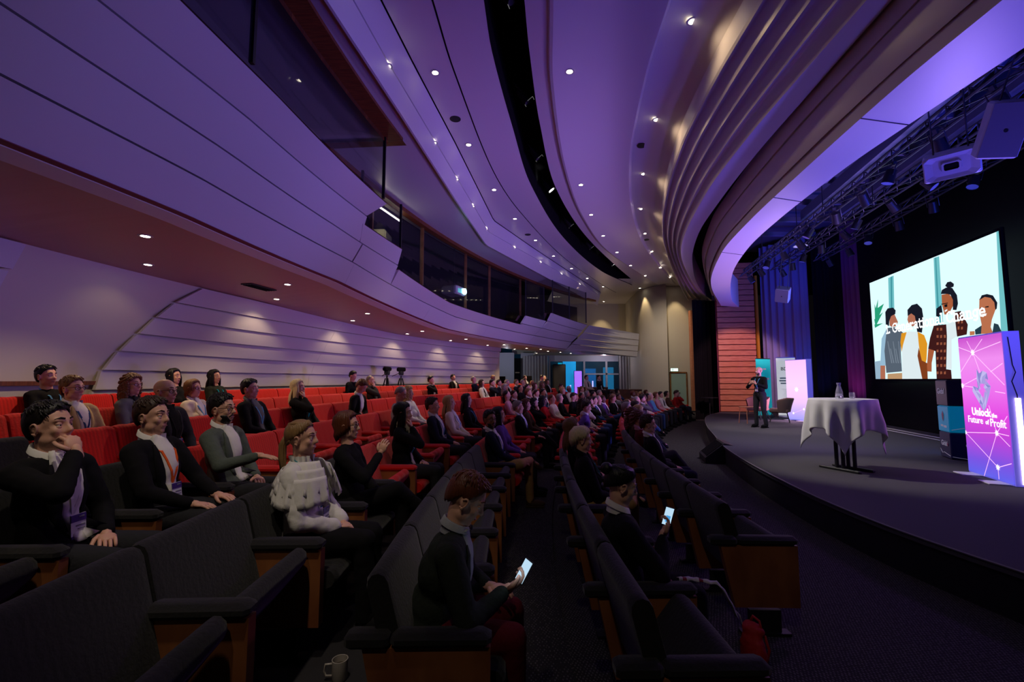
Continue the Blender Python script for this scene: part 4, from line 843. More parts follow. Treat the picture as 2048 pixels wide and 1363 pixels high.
# ---------------- wooden slat wall, gilded strip, curtains
SW = empty('wall_slats', (0, 0, 0), kind='structure')
A_ = Vector((9.15, 20.15, 0)); B_ = Vector((10.72, 19.95, 0)); dd = (B_-A_).normalized(); ang = math.atan2(dd.y, dd.x); mid = (A_+B_)/2
for k in range(27):
    z = .42+k*.245
    MB().bbox((mid.x, mid.y, z+.108), ((B_-A_).length, .06, .216), .008, rz=ang).build('slat', M_SLAT, SW)
MB().box((mid.x, mid.y+.08, 3.7), ((B_-A_).length+.05, .04, 6.7), rz=ang).build('backing', M_MAROON, SW)
MB().box((10.80, 19.9, 3.4), (.09, .12, 6.0)).build('trim_14', M_GOLD, kind='structure')
M_BCUR = mat('blue_black_velvet', (.22, .22, .40, 1), .8, spec=.2); M_PCUR = mat('plum_velvet', (.22, .06, .18, 1), .8, spec=.2)
curtain('curtain', [(10.9, 19.7), (11.9, 18.0)], .42, 7.6, M_BCUR, .07, .30, label='blue lit stage curtain beside the wooden slat wall', cat='curtain')
curtain('curtain', [(11.98, 17.9), (12.5, 16.9)], .42, 7.6, M_BLACK, .05, .30, label='black curtain gap between the blue and plum curtains', cat='curtain')
curtain('curtain', [(12.45, 16.95), (12.35, 15.9)], .42, 7.6, M_PCUR, .07, .26, label='plum lit stage curtain left of the projection screen', cat='curtain')
curtain('curtain', [(9.9, 8.35), (9.2, 5.9)], .42, 7.6, M_BCUR, .07, .30, label='dark blue curtain right of the projection screen', cat='curtain')
# low track rails on the stage floor in front of the backdrop
tk = empty('track_rail', tuple(onwall(1.5, .4, .45)), label='pair of pale rails along the foot of the black backdrop', cat='rail')
for j, k in enumerate((.35, .62)):
    a = onwall(.2, .42, k)-Vector(tk.location); b = onwall(5.6, .42, k)-Vector(tk.location); MB().tube([a, b], .016, 6).build('rail', mat('rail_pale', (.5, .5, .52, 1), .5), tk)
# black skirting below the screen
m = MB(); quadw(m, -.3, .42, 6.2, 1.7, -.25, .05)
m.build('black_masking', M_BLACK, None).location = scr.location; bpy.data.objects['black_masking']['kind'] = 'structure'
# ---------------- stage monitor and side table near the far end
mo = empty('floor_monitor', (4.55, 10.35, 0), 2.9, label='black wedge floor monitor leaning against the stage edge', cat='speaker')
m = MB(); m.add([(-.3, -.42, 0), (.28, -.42, 0), (.28, -.42, .12), (-.12, -.42, .44), (-.3, -.42, .40), (-.3, .42, 0), (.28, .42, 0), (.28, .42, .12), (-.12, .42, .44), (-.3, .42, .40)],
 [(0, 4, 3, 2, 1)[::-1], (5, 6, 7, 8, 9)[::-1], (0, 1, 6, 5), (1, 2, 7, 6), (2, 3, 8, 7), (3, 4, 9, 8), (4, 0, 5, 9)]); m.build('cabinet', M_DARK, mo); fix_normals(mo.children[0])
g = MB(); 
for k in range(9): g.box((.085, -.34+k*.085, .29), (.42, .012, .02), M=Matrix.Rotation(math.atan2(.32, .4), 3, 'Y'))
g.build('grille', mat('grille_metal', (.05, .05, .055, 1), .4, .6), mo)
for sy in (-.3, .3): MB().box((.0, sy, .005), (.7, .05, .01)).build('foot', M_DARK, mo)
ht = empty('high_table', (8.75, 20.3, 0), label='small black standing table in front of the leg curtain', cat='table')
MB().lathe([(0, 1.0), (.35, 1.0), (.35, 1.03), (0, 1.03)], n=20).build('tabletop', M_DARK, ht); MB().tube([(0, 0, 0), (0, 0, 1.0)], .03, 8).build('column', M_DARK, ht); MB().lathe([(0, 0), (.25, 0), (.25, .02), (0, .02)], n=16).build('base', M_DARK, ht)

# ============================================================ RIG above the stage
M_PIPE = mat('rig_pipe', (.05, .055, .07, 1), .45, .5)
M_CAN = mat('lamp_can', (.02, .02, .024, 1), .4, .3)
def truss(p0, p1, z, label, w_=.28):
    a, b = Vector((*p0, z)), Vector((*p1, z)); e = empty('lighting_truss', tuple((a+b)/2), math.atan2((b-a).y, (b-a).x), label=label, cat='truss'); L = (b-a).length; h = L/2
    for sy, sz in ((-w_/2, 0), (w_/2, 0), (0, w_*.87)): MB().tube([(-h, sy, sz), (h, sy, sz)], .025, 6).build('chord', M_PIPE, e)
    n = int(L/.45); m = MB()
    for i in range(n):
        x0 = -h+L*i/n; x1 = -h+L*(i+1)/n
        m.tube([(x0, -w_/2, 0), (x1, w_/2, 0)], .012, 4); m.tube([(x0, w_/2, 0), ((x0+x1)/2, 0, w_*.87), (x1, w_/2, 0)], .012, 4); m.tube([(x0, -w_/2, 0), ((x0+x1)/2, 0, w_*.87), (x1, -w_/2, 0)], .012, 4)
    m.build('lacing', M_PIPE, e, kind='stuff')
    for i in range(3): x = -h+L*(i+.5)/3; MB().tube([(x, 0, w_*.87), (x, 0, 8.4-z)], .012, 5).build('hanger', M_PIPE, e)
    return e
truss((6.15, 4.2), (8.9, 17.2), 5.75, 'long lighting truss nearest the violet soffit'); truss((7.4, 4.2), (10.1, 17.2), 6.0, 'second lighting truss above the stage'); truss((8.6, 4.5), (11.1, 16.2), 6.1, 'third lighting truss nearest the screen')
for i, (x, y, z, L, lab) in enumerate(((7.0, 7, 7.0, 9, 'dark blue beam above the first truss'), (8.2, 8.5, 7.1, 12, 'dark blue beam above the second truss'), (9.5, 9, 7.2, 12, 'dark blue beam near the screen'), (6.0, 12, 6.9, 8, 'dark blue beam beyond the soffit'))):
    b = MB().box((0, 0, 0), (.28, L, .3)).build('ceiling_beam', M_BEAM, label=lab, cat='beam'); b.location = (x, y, z); b.rotation_euler = (0, 0, -.22)
for k in range(9):
    y = 4.5+k*1.6; b = MB().box((0, 0, 0), (5.2, .09, .16)).build('ceiling_joist', M_BEAM, label='dark cross joist above the stage, %s from the front' % ordn(k), cat='beam'); b.location = (8.4+.1*k, y, 7.45)
MB().add([(5.2, 3, 7.8), (14, 3, 7.8), (14, 21, 7.8), (8.5, 21, 7.8)], [(3, 2, 1, 0)]).build('ceiling_stage', mat('stage_ceiling', (.05, .055, .09, 1), .7), kind='structure')
random.seed(11); kk = 0
can0 = empty('stage_lamp', (0, 0, 0))
MB().tube([(0, 0, -.10), (0, 0, -.34)], [.085, .10], 12, cap=False).build('can', M_CAN, can0, smooth=30); MB().tube([(0, 0, -.09), (0, 0, -.10)], .085, 12).build('back', M_CAN, can0)
MB().tube([(0, -.11, -.2), (0, -.11, 0), (0, .11, 0), (0, .11, -.2)], .01, 5).build('yoke', M_PIPE, can0); MB().tube([(0, 0, -.325), (0, 0, -.33)], .094, 12).build('lens', mat('dark_lens', (.1, .12, .3, 1), .1, emit=(.02, .03, .25, 1), estr=.5), can0)
MB().box((0, 0, .03), (.05, .06, .07)).build('clamp', M_PIPE, can0)
for (x0, y0), (x1, y1), z, n_, nm in (((6.15, 4.2), (8.9, 17.2), 5.72, 12, 'nearest the soffit'), ((7.4, 4.2), (10.1, 17.2), 5.97, 12, 'in the middle of the rig'), ((8.6, 4.5), (11.1, 16.2), 6.07, 9, 'nearest the screen')):
    for i in range(n_):
        t = (i+.5)/n_; o = can0 if kk == 0 else copy_tree(can0); kk += 1
        o.location = (lerp(x0, x1, t), lerp(y0, y1, t), z-.03); o.rotation_euler = (random.uniform(-.2, .2), random.uniform(.25, .75), random.uniform(-.6, .6)+ (PI if i % 3 else 0))
        o['label'] = 'dark stage lamp, truss %s, %s from near end' % (nm, ordn(i)); o['category'] = 'stage lamp'; o['group'] = 'stage lamps on the trusses'
# hanging loudspeakers (bluish lit)
M_SPK = mat('white_speaker', (.5, .5, .55, 1), .5); M_GRL = mat('speaker_grille', (.16, .16, .2, 1), .6)
def hanging(loc, rot, dims, label, horn=False):
    e = empty('hanging_speaker', loc, label=label, cat='speaker'); e.rotation_euler = rot; a, b, c = dims
    MB().bbox((0, 0, 0), dims, .02).build('cabinet', M_SPK, e)
    if horn:
        m = MB(); m.loft([[(-a/2-.005+q, y*k, z*k) for y, z in ((-b/2, -c/2+.05), (-b/2+.06, -c/2), (b/2-.06, -c/2), (b/2, -c/2+.05), (b/2, c/2-.05), (b/2-.06, c/2), (-b/2+.06, c/2), (-b/2, c/2-.05))] for q, k in ((0, .98), (-.03, .94), (.0, .7), (.03, .36), (-.03, .34), (-.03, .26))], closed=True); m.build('horn', M_SPK, e)
        MB().box((-a/2-.012, 0, 0), (.01, b*.32, c*.3)).build('throat', M_BLACK, e)
    else:
        MB().box((-a/2-.004, 0, 0), (.008, b*.94, c*.94)).build('grille', M_GRL, e); MB().tube([(-a/2-.008, 0, 0), (-a/2-.012, 0, 0)], .02, 10).build('badge', M_DARK, e)
    MB().tube([(0, -b*.3, c/2), (0, -b*.3, c/2+1.1)], .01, 5).build('bracket', M_PIPE, e); MB().tube([(0, b*.3, c/2), (0, b*.3, c/2+1.1)], .01, 5).build('bracket', M_PIPE, e)
    return e
hanging((5.92, 5.9, 4.70), (0, -.5, .75), (.35, .56, .34), 'octagonal horn loudspeaker hanging right of the soffit', True)
hanging((5.80, 5.15, 4.75), (.25, -.5, .9), (.34, .36, .62), 'big white loudspeaker hanging at the right edge of the picture')
hanging((9.4, 15.6, 4.75), (.3, -.6, .7), (.3, .42, .5), 'white tilted loudspeaker hanging in front of the blue curtain')
dl = empty('dish_light', (9.0, 13.9, 5.95), label='pale oval dish lamp in the middle of the rig', cat='lamp')
MB().lathe([(0, .05), (.16, .03), (.2, 0), (.16, .01), (0, .02)], n=20).build('dish', mat('dish_pale', (.6, .62, .55, 1), .5, emit=(.4, .42, .36, 1), estr=.25), dl, smooth=True); MB().tube([(0, 0, .05), (0, 0, .5)], .012, 5).build('stem', M_PIPE, dl)

# ============================================================ SEATS
def sweep_pad(name, outline, y0, y1, flutes, matl, n=27):
    """rounded outline in x,z swept across y with soft channels and closed ends"""
    rows = []; cx = sum(p[0] for p in outline)/len(outline); cz = sum(p[1] for p in outline)/len(outline)
    for i in range(n):
        t = i/(n-1); y = lerp(y0, y1, t); e = min(t, 1-t)*(y1-y0)
        k = 1.0
        if e < .03: k = .80 + .2*math.sqrt(max(0, 1-(1-e/.03)**2))
        g = 0 if flutes == 0 else .006*abs(math.sin(PI*t*flutes))
        rows.append([(cx+(x-cx)*(1 - (1-k)*.35) + (g*(1 if x > cx else -.6)), y, cz+(z-cz)*(1-(1-k)*.12) + (g*.8 if z > cz+.1 else 0)) for x, z in outline])
    m = MB(); m.loft(rows, closed=True); k = len(outline)
    m.add(rows[0], [tuple(range(k))]); m.add(rows[-1], [tuple(range(k-1, -1, -1))])
    me = m.mesh(name, matl, 40); return me
def roundrect(a, b, r, n=3):
    """outline of a slanted slab between (x0,z0)-(x1,z1) with thickness"""
    out = []
    (x0, z0), (x1, z1), th = a, b, r
    d = Vector((x1-x0, z1-z0)).normalized(); nn = Vector((-d.y, d.x))
    for k in range(6): t = -PI/2+PI*k/5; out.append((x1 + d.x*math.cos(t)*th*.5 - nn.x*math.sin(t)*th*.5, z1 + d.y*math.cos(t)*th*.5 - nn.y*math.sin(t)*th*.5))
    for k in range(6): t = PI/2+PI*k/5; out.append((x0 + d.x*math.cos(t)*th*.5 - nn.x*math.sin(t)*th*.5, z0 + d.y*math.cos(t)*th*.5 - nn.y*math.sin(t)*th*.5))
    return out
W_ = .72
seat_me = {}
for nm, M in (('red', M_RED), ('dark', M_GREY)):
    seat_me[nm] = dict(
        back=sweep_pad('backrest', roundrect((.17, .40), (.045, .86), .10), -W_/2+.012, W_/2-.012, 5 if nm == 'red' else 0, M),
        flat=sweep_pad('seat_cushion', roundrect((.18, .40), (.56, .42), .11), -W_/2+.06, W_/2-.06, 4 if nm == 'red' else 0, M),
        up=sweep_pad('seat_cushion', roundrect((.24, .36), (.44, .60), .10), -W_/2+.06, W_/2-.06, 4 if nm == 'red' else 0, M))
    m = MB(); m.bbox((.02, 0, .645), (.19, .10, .06), .015); seat_me[nm]['arm1'] = m.mesh('arm_pad', M, 40)
    m = MB(); m.bbox((.335, 0, .645), (.43, .10, .06), .02); seat_me[nm]['arm2'] = m.mesh('arm_pad', M, 40)
m = MB(); m.add([(x, y, z) for y in (-.03, .03) for x, z in ((.0, .615), (.545, .615), (.545, .19), (.09, .19))], [(0, 1, 2, 3)[::1], (7, 6, 5, 4), (0, 4, 5, 1), (1, 5, 6, 2), (2, 6, 7, 3), (3, 7, 4, 0)]); me_panel = m.mesh('side_panel', M_PANEL)
m = MB(); m.box((.3, 0, .085), (.22, .04, .17)); m.box((.3, 0, .01), (.34, .08, .02)); me_foot = m.mesh('pedestal', M_DARK)
def mk(me, name, parent, loc=(0, 0, 0)):
    o = bpy.data.objects.new(name, me); o.location = loc; COL.objects.link(o); o.parent = parent; return o
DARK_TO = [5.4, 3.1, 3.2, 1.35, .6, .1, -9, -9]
START = [.42, -1.05, -.9, -1.75, -1.4, -.3, .3, 1.1]
END = [19.6, 19.2, 19.2, 18.8, 19.4, 20.0, 20.5, 21.4]
ROWN = ['front row', 'second row', 'third row', 'fourth row', 'fifth row', 'sixth row', 'seventh row', 'back row']
def seats_for_row(r, people):
    p = .70; cs = sorted(people)
    out = []
    if cs:
        d = cs[0]-START[r]-p/2; n = round(d/p)
        if n > 0:
            st = d/n if d/n > .55 else p
            out += [START[r]+p/2 + (cs[0]-START[r]-p/2)*i/n for i in range(n)]
        for a, b in zip(cs, cs[1:]):
            n = max(1, round((b-a)/p)); out += [a+(b-a)*i/n for i in range(n)]
        out.append(cs[-1]); x = cs[-1]+p
    else: x = START[r]+p/2
    while x < END[r]: out.append(x); x += p
    return out
n_seat = 0
def build_row(r, people):
    R = RR[r]; cs = seats_for_row(r, people)
    bd = [cs[0]-.36] + [(a+b)/2 for a, b in zip(cs, cs[1:])] + [cs[-1]+.36]
    for i, c in enumerate(cs):
        a, b = bd[i], bd[i+1]; m_ = (a+b)/2; wd = b-a; occ = any(abs(c-q) < .05 for q in people)
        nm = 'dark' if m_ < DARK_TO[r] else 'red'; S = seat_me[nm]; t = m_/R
        e = empty('auditorium_seat', (CX-R*math.cos(t), CY+R*math.sin(t), FZ[r]), -t, cat='seat')
        e.scale = (1, wd/W_, 1)
        e['label'] = '%s seat in the %s, %s from its near end' % (('red ribbed' if nm == 'red' else 'charcoal padded'), ROWN[r], ordn(i)); e['group'] = 'auditorium seats in the %s' % ROWN[r]
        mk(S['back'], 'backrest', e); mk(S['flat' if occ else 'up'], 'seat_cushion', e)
        sides = [W_/2] + ([-W_/2] if i == 0 else [])
        for y in sides:
            mk(S['arm1'], 'arm_pad', e, (0, y, 0)); mk(S['arm2'], 'arm_pad', e, (0, y, 0)); mk(me_panel, 'side_panel', e, (0, y, 0)); mk(me_foot, 'pedestal', e, (0, y, 0))

# ============================================================ PEOPLE
def skin_mat(k):
    c = {'fair': (222, 168, 142), 'mid': (196, 140, 112), 'tan': (160, 108, 80), 'deep': (110, 72, 54)}[k]
    m = mat('skin_'+k, rgb(*c), .5, var=.06, vscale=14); m.node_tree.nodes['Principled BSDF'].inputs['Subsurface Weight'].default_value = .0; return m
HC = {'brown': (58, 38, 26), 'dark': (22, 17, 15), 'black': (10, 9, 10), 'blond': (206, 168, 104), 'dirtyblond': (142, 108, 68), 'platinum': (226, 206, 160), 'grey': (150, 142, 134), 'auburn': (96, 48, 26), 'white': (214, 206, 196), 'light': (120, 84, 52)}
def hair_mat(k):
    n = 'hair_'+k
    if n in MATS: return MATS[n]
    c = rgb(*HC[k]); m = mat(n, c, .45, spec=.4); nt = m.node_tree; b = nt.nodes['Principled BSDF']
    tc = nt.nodes.new('ShaderNodeTexCoord'); mp = nt.nodes.new('ShaderNodeMapping'); mp.inputs['Scale'].default_value = (120, 120, 14)
    ns = nt.nodes.new('ShaderNodeTexNoise'); ns.inputs['Scale'].default_value = 1; ns.inputs['Detail'].default_value = 2
    r = nt.nodes.new('ShaderNodeMapRange'); r.inputs[3].default_value = .55; r.inputs[4].default_value = 1.35
    mx = nt.nodes.new('ShaderNodeVectorMath'); mx.operation = 'SCALE'; mx.inputs[0].default_value = c[:3]
    nt.links.new(tc.outputs['Object'], mp.inputs[0]); nt.links.new(mp.outputs[0], ns.inputs['Vector']); nt.links.new(ns.outputs[0], r.inputs[0])
    nt.links.new(r.outputs[0], mx.inputs['Scale']); nt.links.new(mx.outputs[0], b.inputs['Base Color'])
    bp = nt.nodes.new('ShaderNodeBump'); bp.inputs['Strength'].default_value = .4; bp.inputs['Distance'].default_value = .01; nt.links.new(ns.outputs[0], bp.inputs['Height']); nt.links.new(bp.outputs[0], b.inputs['Normal'])
    return m
CLO = {'black': (14, 13, 16), 'navy': (22, 26, 44), 'char': (42, 42, 46), 'grey': (104, 106, 108), 'lgrey': (150, 152, 158), 'white': (226, 222, 216), 'cream': (214, 200, 178), 'beige': (176, 150, 104), 'khaki': (170, 134, 82),
       'green': (32, 38, 30), 'blue': (44, 66, 112), 'red': (176, 24, 26), 'burg': (92, 16, 26), 'purple': (92, 60, 130), 'brown': (78, 56, 42), 'pink': (206, 150, 160), 'sage': (84, 92, 84), 'teal': (0, 140, 160), 'orange': (236, 98, 30), 'royal': (50, 60, 190), 'ltblue': (90, 150, 200)}
def cloth(k, bump=.35):
    return mat('cloth_'+k, rgb(*CLO[k]), .88, bump=bump, bscale=38, spec=.2)
def capsule(mb, a, b, ra, rb, n=10):
    a, b = Vector(a), Vector(b); d = (b-a); L = d.length
    if L < 1e-6: mb.ell(a, (ra, ra, ra), nu=n, nv=7); return
    d /= L; pts = []; rs = []
    for k in range(5): t = PI/2*(1-k/4.0); pts.append(a - d*ra*math.sin(t)); rs.append(max(ra*math.cos(t), 1e-3))
    for k in range(5): t = PI/2*k/4.0; pts.append(b + d*rb*math.sin(t)); rs.append(max(rb*math.cos(t), 1e-3))
    mb.tube(pts, rs, n)
def remesh(mb, vox, name, mats, disp=0, smooth_it=3, dscale=.09, parent=None, extra=None):
    me = mb.mesh(name, mats); o = bpy.data.objects.new('tmp', me); COL.objects.link(o)
    r = o.modifiers.new('r', 'REMESH'); r.mode = 'VOXEL'; r.voxel_size = vox; r.use_smooth_shade = True
    s = o.modifiers.new('s', 'SMOOTH'); s.factor = .5; s.iterations = smooth_it
    if disp:
        tx = bpy.data.textures.get('folds_%g' % dscale) or bpy.data.textures.new('folds_%g' % dscale, 'CLOUDS'); tx.noise_scale = dscale
        d = o.modifiers.new('d', 'DISPLACE'); d.texture = tx; d.strength = disp; d.mid_level = .5
    dg = bpy.context.evaluated_depsgraph_get(); dg.update()
    res = bpy.data.meshes.new_from_object(o.evaluated_get(dg)); res.name = name
    bpy.data.objects.remove(o); bpy.data.meshes.remove(me)
    res.materials.clear()
    for q in (mats if isinstance(mats, (list, tuple)) else [mats]): res.materials.append(q)
    if extra:
        bm = bmesh.new(); bm.from_mesh(res); m2 = extra.mesh('x', []); bm.from_mesh(m2); bm.to_mesh(res); bm.free(); bpy.data.meshes.remove(m2)
    res.polygons.foreach_set('use_smooth', [True]*len(res.polygons))
    if parent is None: return res
    return put(bpy.data.objects.new(name, res), parent)
def ik(S, W, l1, l2, pole):
    S, W = Vector(S), Vector(W); d = W-S; L = min(d.length, (l1+l2)*.995); dn = d.normalized(); W = S+dn*L
    a = (l1*l1-l2*l2+L*L)/(2*L); h = math.sqrt(max(l1*l1-a*a, 0)); p = Vector(pole); p = (p-dn*p.dot(dn)).normalized()
    return S+dn*a+p*h, W
def hand_prims(mb, wrist, fdir, palm_n, side, curl=.5, s=1.0, spread=.12):
    """palm and five fingers; fdir = finger direction, palm_n = palm normal, side=+1 thumb towards +lat"""
    f = Vector(fdir).normalized(); n = Vector(palm_n); n = (n-f*n.dot(f)).normalized(); l = f.cross(n)*side
    wv = Vector(wrist); P = lambda a, b, c=0: wv + f*a*s + l*b*s + n*c*s
    capsule(mb, P(-.03, 0), P(.015, 0), .024*s, .026*s, 8)
    M = Matrix((f, l, n)).transposed(); mb.ell(P(.045, 0), (.048*s, .040*s, .017*s), M, 12, 8)
    for i, (b, L) in enumerate(((.030, .066), (.010, .074), (-.010, .070), (-.030, .054))):
        p0 = P(.078-.004*abs(i-1), b); ang = 0; d0 = (f + l*(b*spread*12)).normalized(); pts = [P(.045, b*.8), p0]
        for j, seg in enumerate((.45, .32, .23)):
            ang += curl*(.75 if j == 0 else .9); pts.append(pts[-1] + (d0*math.cos(ang) + n*math.sin(ang))*L*seg*s)
        mb.tube(pts + [pts[-1]+(pts[-1]-pts[-2])*.15], [.0095*s, .0092*s, .0088*s, .008*s, .0065*s, .002], 7)
    t = [P(.01, .026), P(.035, .048, .008), P(.058, .058, .02), P(.078, .056, .032)]
    mb.tube(t + [t[-1]+(t[-1]-t[-2])*.12], [.014*s, .0125*s, .0105*s, .0085*s, .002], 7)
def head_prims(mb, T, female=False, beard=False, jaw=1.0):
    e = lambda c, r: mb.ell(T @ Vector(c), r, T.to_3x3(), 14, 10)
    cp = lambda a, b, r0, r1: capsule(mb, T @ Vector(a), T @ Vector(b), r0, r1, 8)
    e((-.012, 0, .032), (.100, .076, .090)); e((.022, 0, -.03), (.068, .060, .086)); e((.028, 0, -.078*jaw), (.056, .047, .036)); e((.070, 0, -.098), (.018, .020, .017))
    cp((.088, 0, .018), (.108, 0, -.024), .008, .0125); e((.098, .011, -.028), (.010, .007, .007)); e((.098, -.011, -.028), (.010, .007, .007))
    for s in (-1, 1):
        cp((.086, s*.012, .030), (.072, s*.046, .030), .0095, .009); e((.058, s*.036, -.022), (.026, .022, .026)); e((-.004, s*.076, -.008), (.020, .008, .031)); e((.02, s*.05, -.065), (.035, .014, .03))
    cp((.086, -.017, -.056), (.086, .017, -.056), .0075, .0075); cp((.083, -.015, -.067), (.083, .015, -.067), .0085, .0085)
    if beard: e((.048, 0, -.085), (.052, .052, .034))
def ears_lids(mb, T, lids=True):
    for s in (1, -1):
        c = Vector((-.004, s*.0735, -.006)); R = T.to_3x3() @ Euler((s*.12, .15, s*.35)).to_matrix()
        pts = [c+Vector((.017*math.cos(a)*.9+.004*math.sin(a), s*(.008+.004*math.sin(a)), .026*math.sin(a))) for a in [(-2.2+4.9*k/12) for k in range(13)]]
        mb.tube([T @ p for p in pts], [.004]+[.0058]*11+[.004], 6)
        mb.ell(T @ (c+Vector((.002, s*.001, -.002))), (.013, .007, .022), T.to_3x3(), 10, 7); mb.ell(T @ (c+Vector((.002, s*.006, -.027))), (.008, .006, .009), T.to_3x3(), 8, 6)
        if lids:
            c = Vector((.0715, s*.030, .004)); mb.ell(T @ (c+Vector((-.0005, 0, .0075))), (.0138, .0150, .0112), T.to_3x3(), 12, 8); mb.ell(T @ (c+Vector((-.001, 0, -.0095))), (.0130, .0145, .0105), T.to_3x3(), 12, 8)
def hair_mesh(T, style, name, matl, parent, seed=0, lo=False):
    rnd = random.Random(seed); m = MB(); E = Vector((-.014, 0, .034)); R_ = (.104, .0805, .0945)
    full = style in ('long', 'bob', 'curly_long', 'ponytail', 'bun')
    def end(az):      # hairline polar angle by azimuth (0 = face)
        a = abs(az)
        K = {'receding': ((0, 32), (.6, 34), (1.0, 72), (1.35, 100), (1.75, 100), (2.1, 126), (3.2, 142)),
             'full': ((0, 50), (.6, 56), (1.1, 78), (1.5, 100), (1.9, 112), (3.2, 130))}.get('receding' if style == 'receding' else 'full' if full else '', ((0, 55), (.55, 58), (.95, 74), (1.25, 98), (1.55, 106), (1.75, 98), (2.1, 128), (3.2, 146)))
        for (a0, b0), (a1, b1) in zip(K, K[1:]):
            if a <= a1: base = lerp(b0, b1, (a-a0)/(a1-a0)); break
        else: base = K[-1][1]
        return math.radians(base)
    def surf(az, po, k=1.0):
        c_ = math.cos(po); bk = min(max((abs(az)-1.7)/.8, 0), 1)
        return E + Vector((R_[0]*k*(math.sin(po) if po < 1.6 else lerp(math.sin(po), .5+.5*math.sin(po), bk*.7))*math.cos(az), R_[1]*k*math.sin(po)*math.sin(az), R_[2]*k*(c_ if c_ > 0 else c_*(1+.35*bk))))
    nu, nv = (24, 9) if lo else (64, 20); rows = []
    vol = {'short': .16, 'receding': .05, 'curly': .22, 'spiky': .2, 'ponytail': .10, 'bun': .10}.get(style, .16)
    for i in range(nv+1):
        t = i/nv; row = []
        for k in range(nu):
            az = -PI+2*PI*k/nu; po = end(az)*t*(1+ (0 if lo else .02*math.sin(az*9+seed)+.015*math.sin(az*23+seed*2))*t) + .001
            side = min(1, max(.35, math.cos(min(po, PI/2)))) if style in ('short', 'receding', 'spiky') else .8
            th = vol*side*(1-t**5)
            if style == 'short': th += .10*math.exp(-((az-.25)/.75)**2)*math.exp(-((po-.75)/.32)**2)
            st = 0 if lo else .010*math.sin(az*31+7*po+seed)+.008*math.sin(az*17-11*po+seed)+.010*noise.noise(Vector((az*5, po*9, seed)))
            row.append(T @ surf(az, po, 1.0 + th + st*(1-t**3) - (.035 if i == nv else 0)))
        rows.append(row)
    m.loft(rows, closed=True)
    nl = 26 if lo else 64
    thick = {'short': .0085, 'receding': .007, 'curly': .02, 'spiky': .011}.get(style, .010)
    for i in range(nl):
        az = -PI + 2*PI*(i+rnd.random()*.6)/nl; en = end(az)
        if style in ('receding', 'short'): continue
        if style in ('curly', 'curly_long'):
            for q in range(5): m.ell(T @ surf(az+rnd.uniform(-.1, .1), en*(q+.6)/5, 1.08+rnd.uniform(-.03, .06)), (.019, .019, .019), None, 6, 4)
            if style == 'curly_long' and abs(az) > 1.1:
                for q in range(7): m.ell(T @ (surf(az, en, 1.1)+Vector((-.01, 0, -.03*q))+Vector((rnd.uniform(-.01, .01),)*3)), (.02, .02, .022), None, 6, 4)
            continue
        pts = [T @ surf(az, en*t + .02, 1.0+vol*.8*(1-t**5)*(1 if t < .9 else 0)+rnd.uniform(0, .015)) for t in (0, .25, .5, .75, 1)]
        rr = [thick*.5, thick, thick, thick*.9, thick*.35]
        if style == 'spiky': pts[-1] = T @ surf(az+rnd.uniform(-.1, .1), en*.98, 1.16); pts[-2] = T @ surf(az, en*.75, 1.14)
        if style == 'long' and abs(az) > 1.0:
            b = surf(az, en, 1.04); L = .24+rnd.uniform(-.02, .03); o_ = Vector((-.02 if abs(az) > 1.8 else .012, .012*(1 if az > 0 else -1), 0))
            pts += [T @ (b+o_+Vector((0, 0, -L*.35))), T @ (b+o_*1.3+Vector((-.005, 0, -L*.7))), T @ (b+o_*.8+Vector((0, 0, -L)))]; rr = [thick*.5, thick, thick, thick, thick*1.1, thick*1.2, thick*1.1, thick*.3]
        if style == 'bob' and abs(az) > 1.0:
            b = surf(az, en, 1.06); pts += [T @ (b+Vector((0, 0, -.04))), T @ (b*.97+Vector((.01, 0, -.085)))]; rr = [thick*.5, thick, thick, thick, thick*1.1, thick*1.2, thick*.4]
        if style in ('ponytail', 'bun'):
            tail = Vector((-.105, 0, .02 if style == 'ponytail' else .05)); s = surf(az, end(az), 1.02); pts = [T @ s, T @ (s.lerp(tail, .3)+Vector((0, 0, .0)) if abs(az) > 2 else surf(az, en*.6, 1.05)), T @ (tail + Vector((rnd.uniform(-.01, .01), rnd.uniform(-.012, .012), rnd.uniform(-.012, .012))))]
            if abs(az) <= 2: pts = [T @ s, T @ surf(az, en*.55, 1.06), T @ surf(az + (PI-abs(az))*.55*(1 if az > 0 else -1), .75, 1.06), T @ surf(PI*(1 if az > 0 else -1)*.98, 1.1, 1.04)]
            rr = [thick*.5]+[thick]*(len(pts)-2)+[thick*.6]
        m.tube(pts, rr, 5)
    if style == 'short' and not lo:      # loose locks over the crown and fringe
        for i in range(130):
            az = rnd.uniform(-PI, PI); po = rnd.uniform(.05, 1.1); d_ = rnd.uniform(.35, .6)
            if po > end(az)*.8: continue
            f_ = lambda a_, p_, k_: T @ surf(a_, p_, k_); base = 1.0+vol*max(.35, math.cos(po)) + .10*math.exp(-((az-.25)/.75)**2)*math.exp(-((po-.75)/.32)**2)
            m.tube([f_(az, po, base-.03), f_(az+.2*d_, po+d_*.3, base+.012), f_(az+.4*d_, min(po+d_*.65, end(az)*.97), base-.035)], [.004, .0055, .0015], 5)
    if style == 'bun': m.ell(T @ Vector((-.125, 0, .075)), (.04, .045, .04), None, 12, 8)
    if style == 'ponytail':
        for i in range(16):
            oy = rnd.uniform(-.016, .016); ox = rnd.uniform(-.012, .012); m.tube([T @ Vector((-.105+ox, oy, .02)), T @ Vector((-.135+ox, oy, -.04)), T @ Vector((-.135+ox, oy*1.2, -.13)), T @ Vector((-.12+ox, oy, -.26-.04*rnd.random()))], [.010, .014, .013, .003], 5)
    return m.build(name, matl, parent, smooth=True)
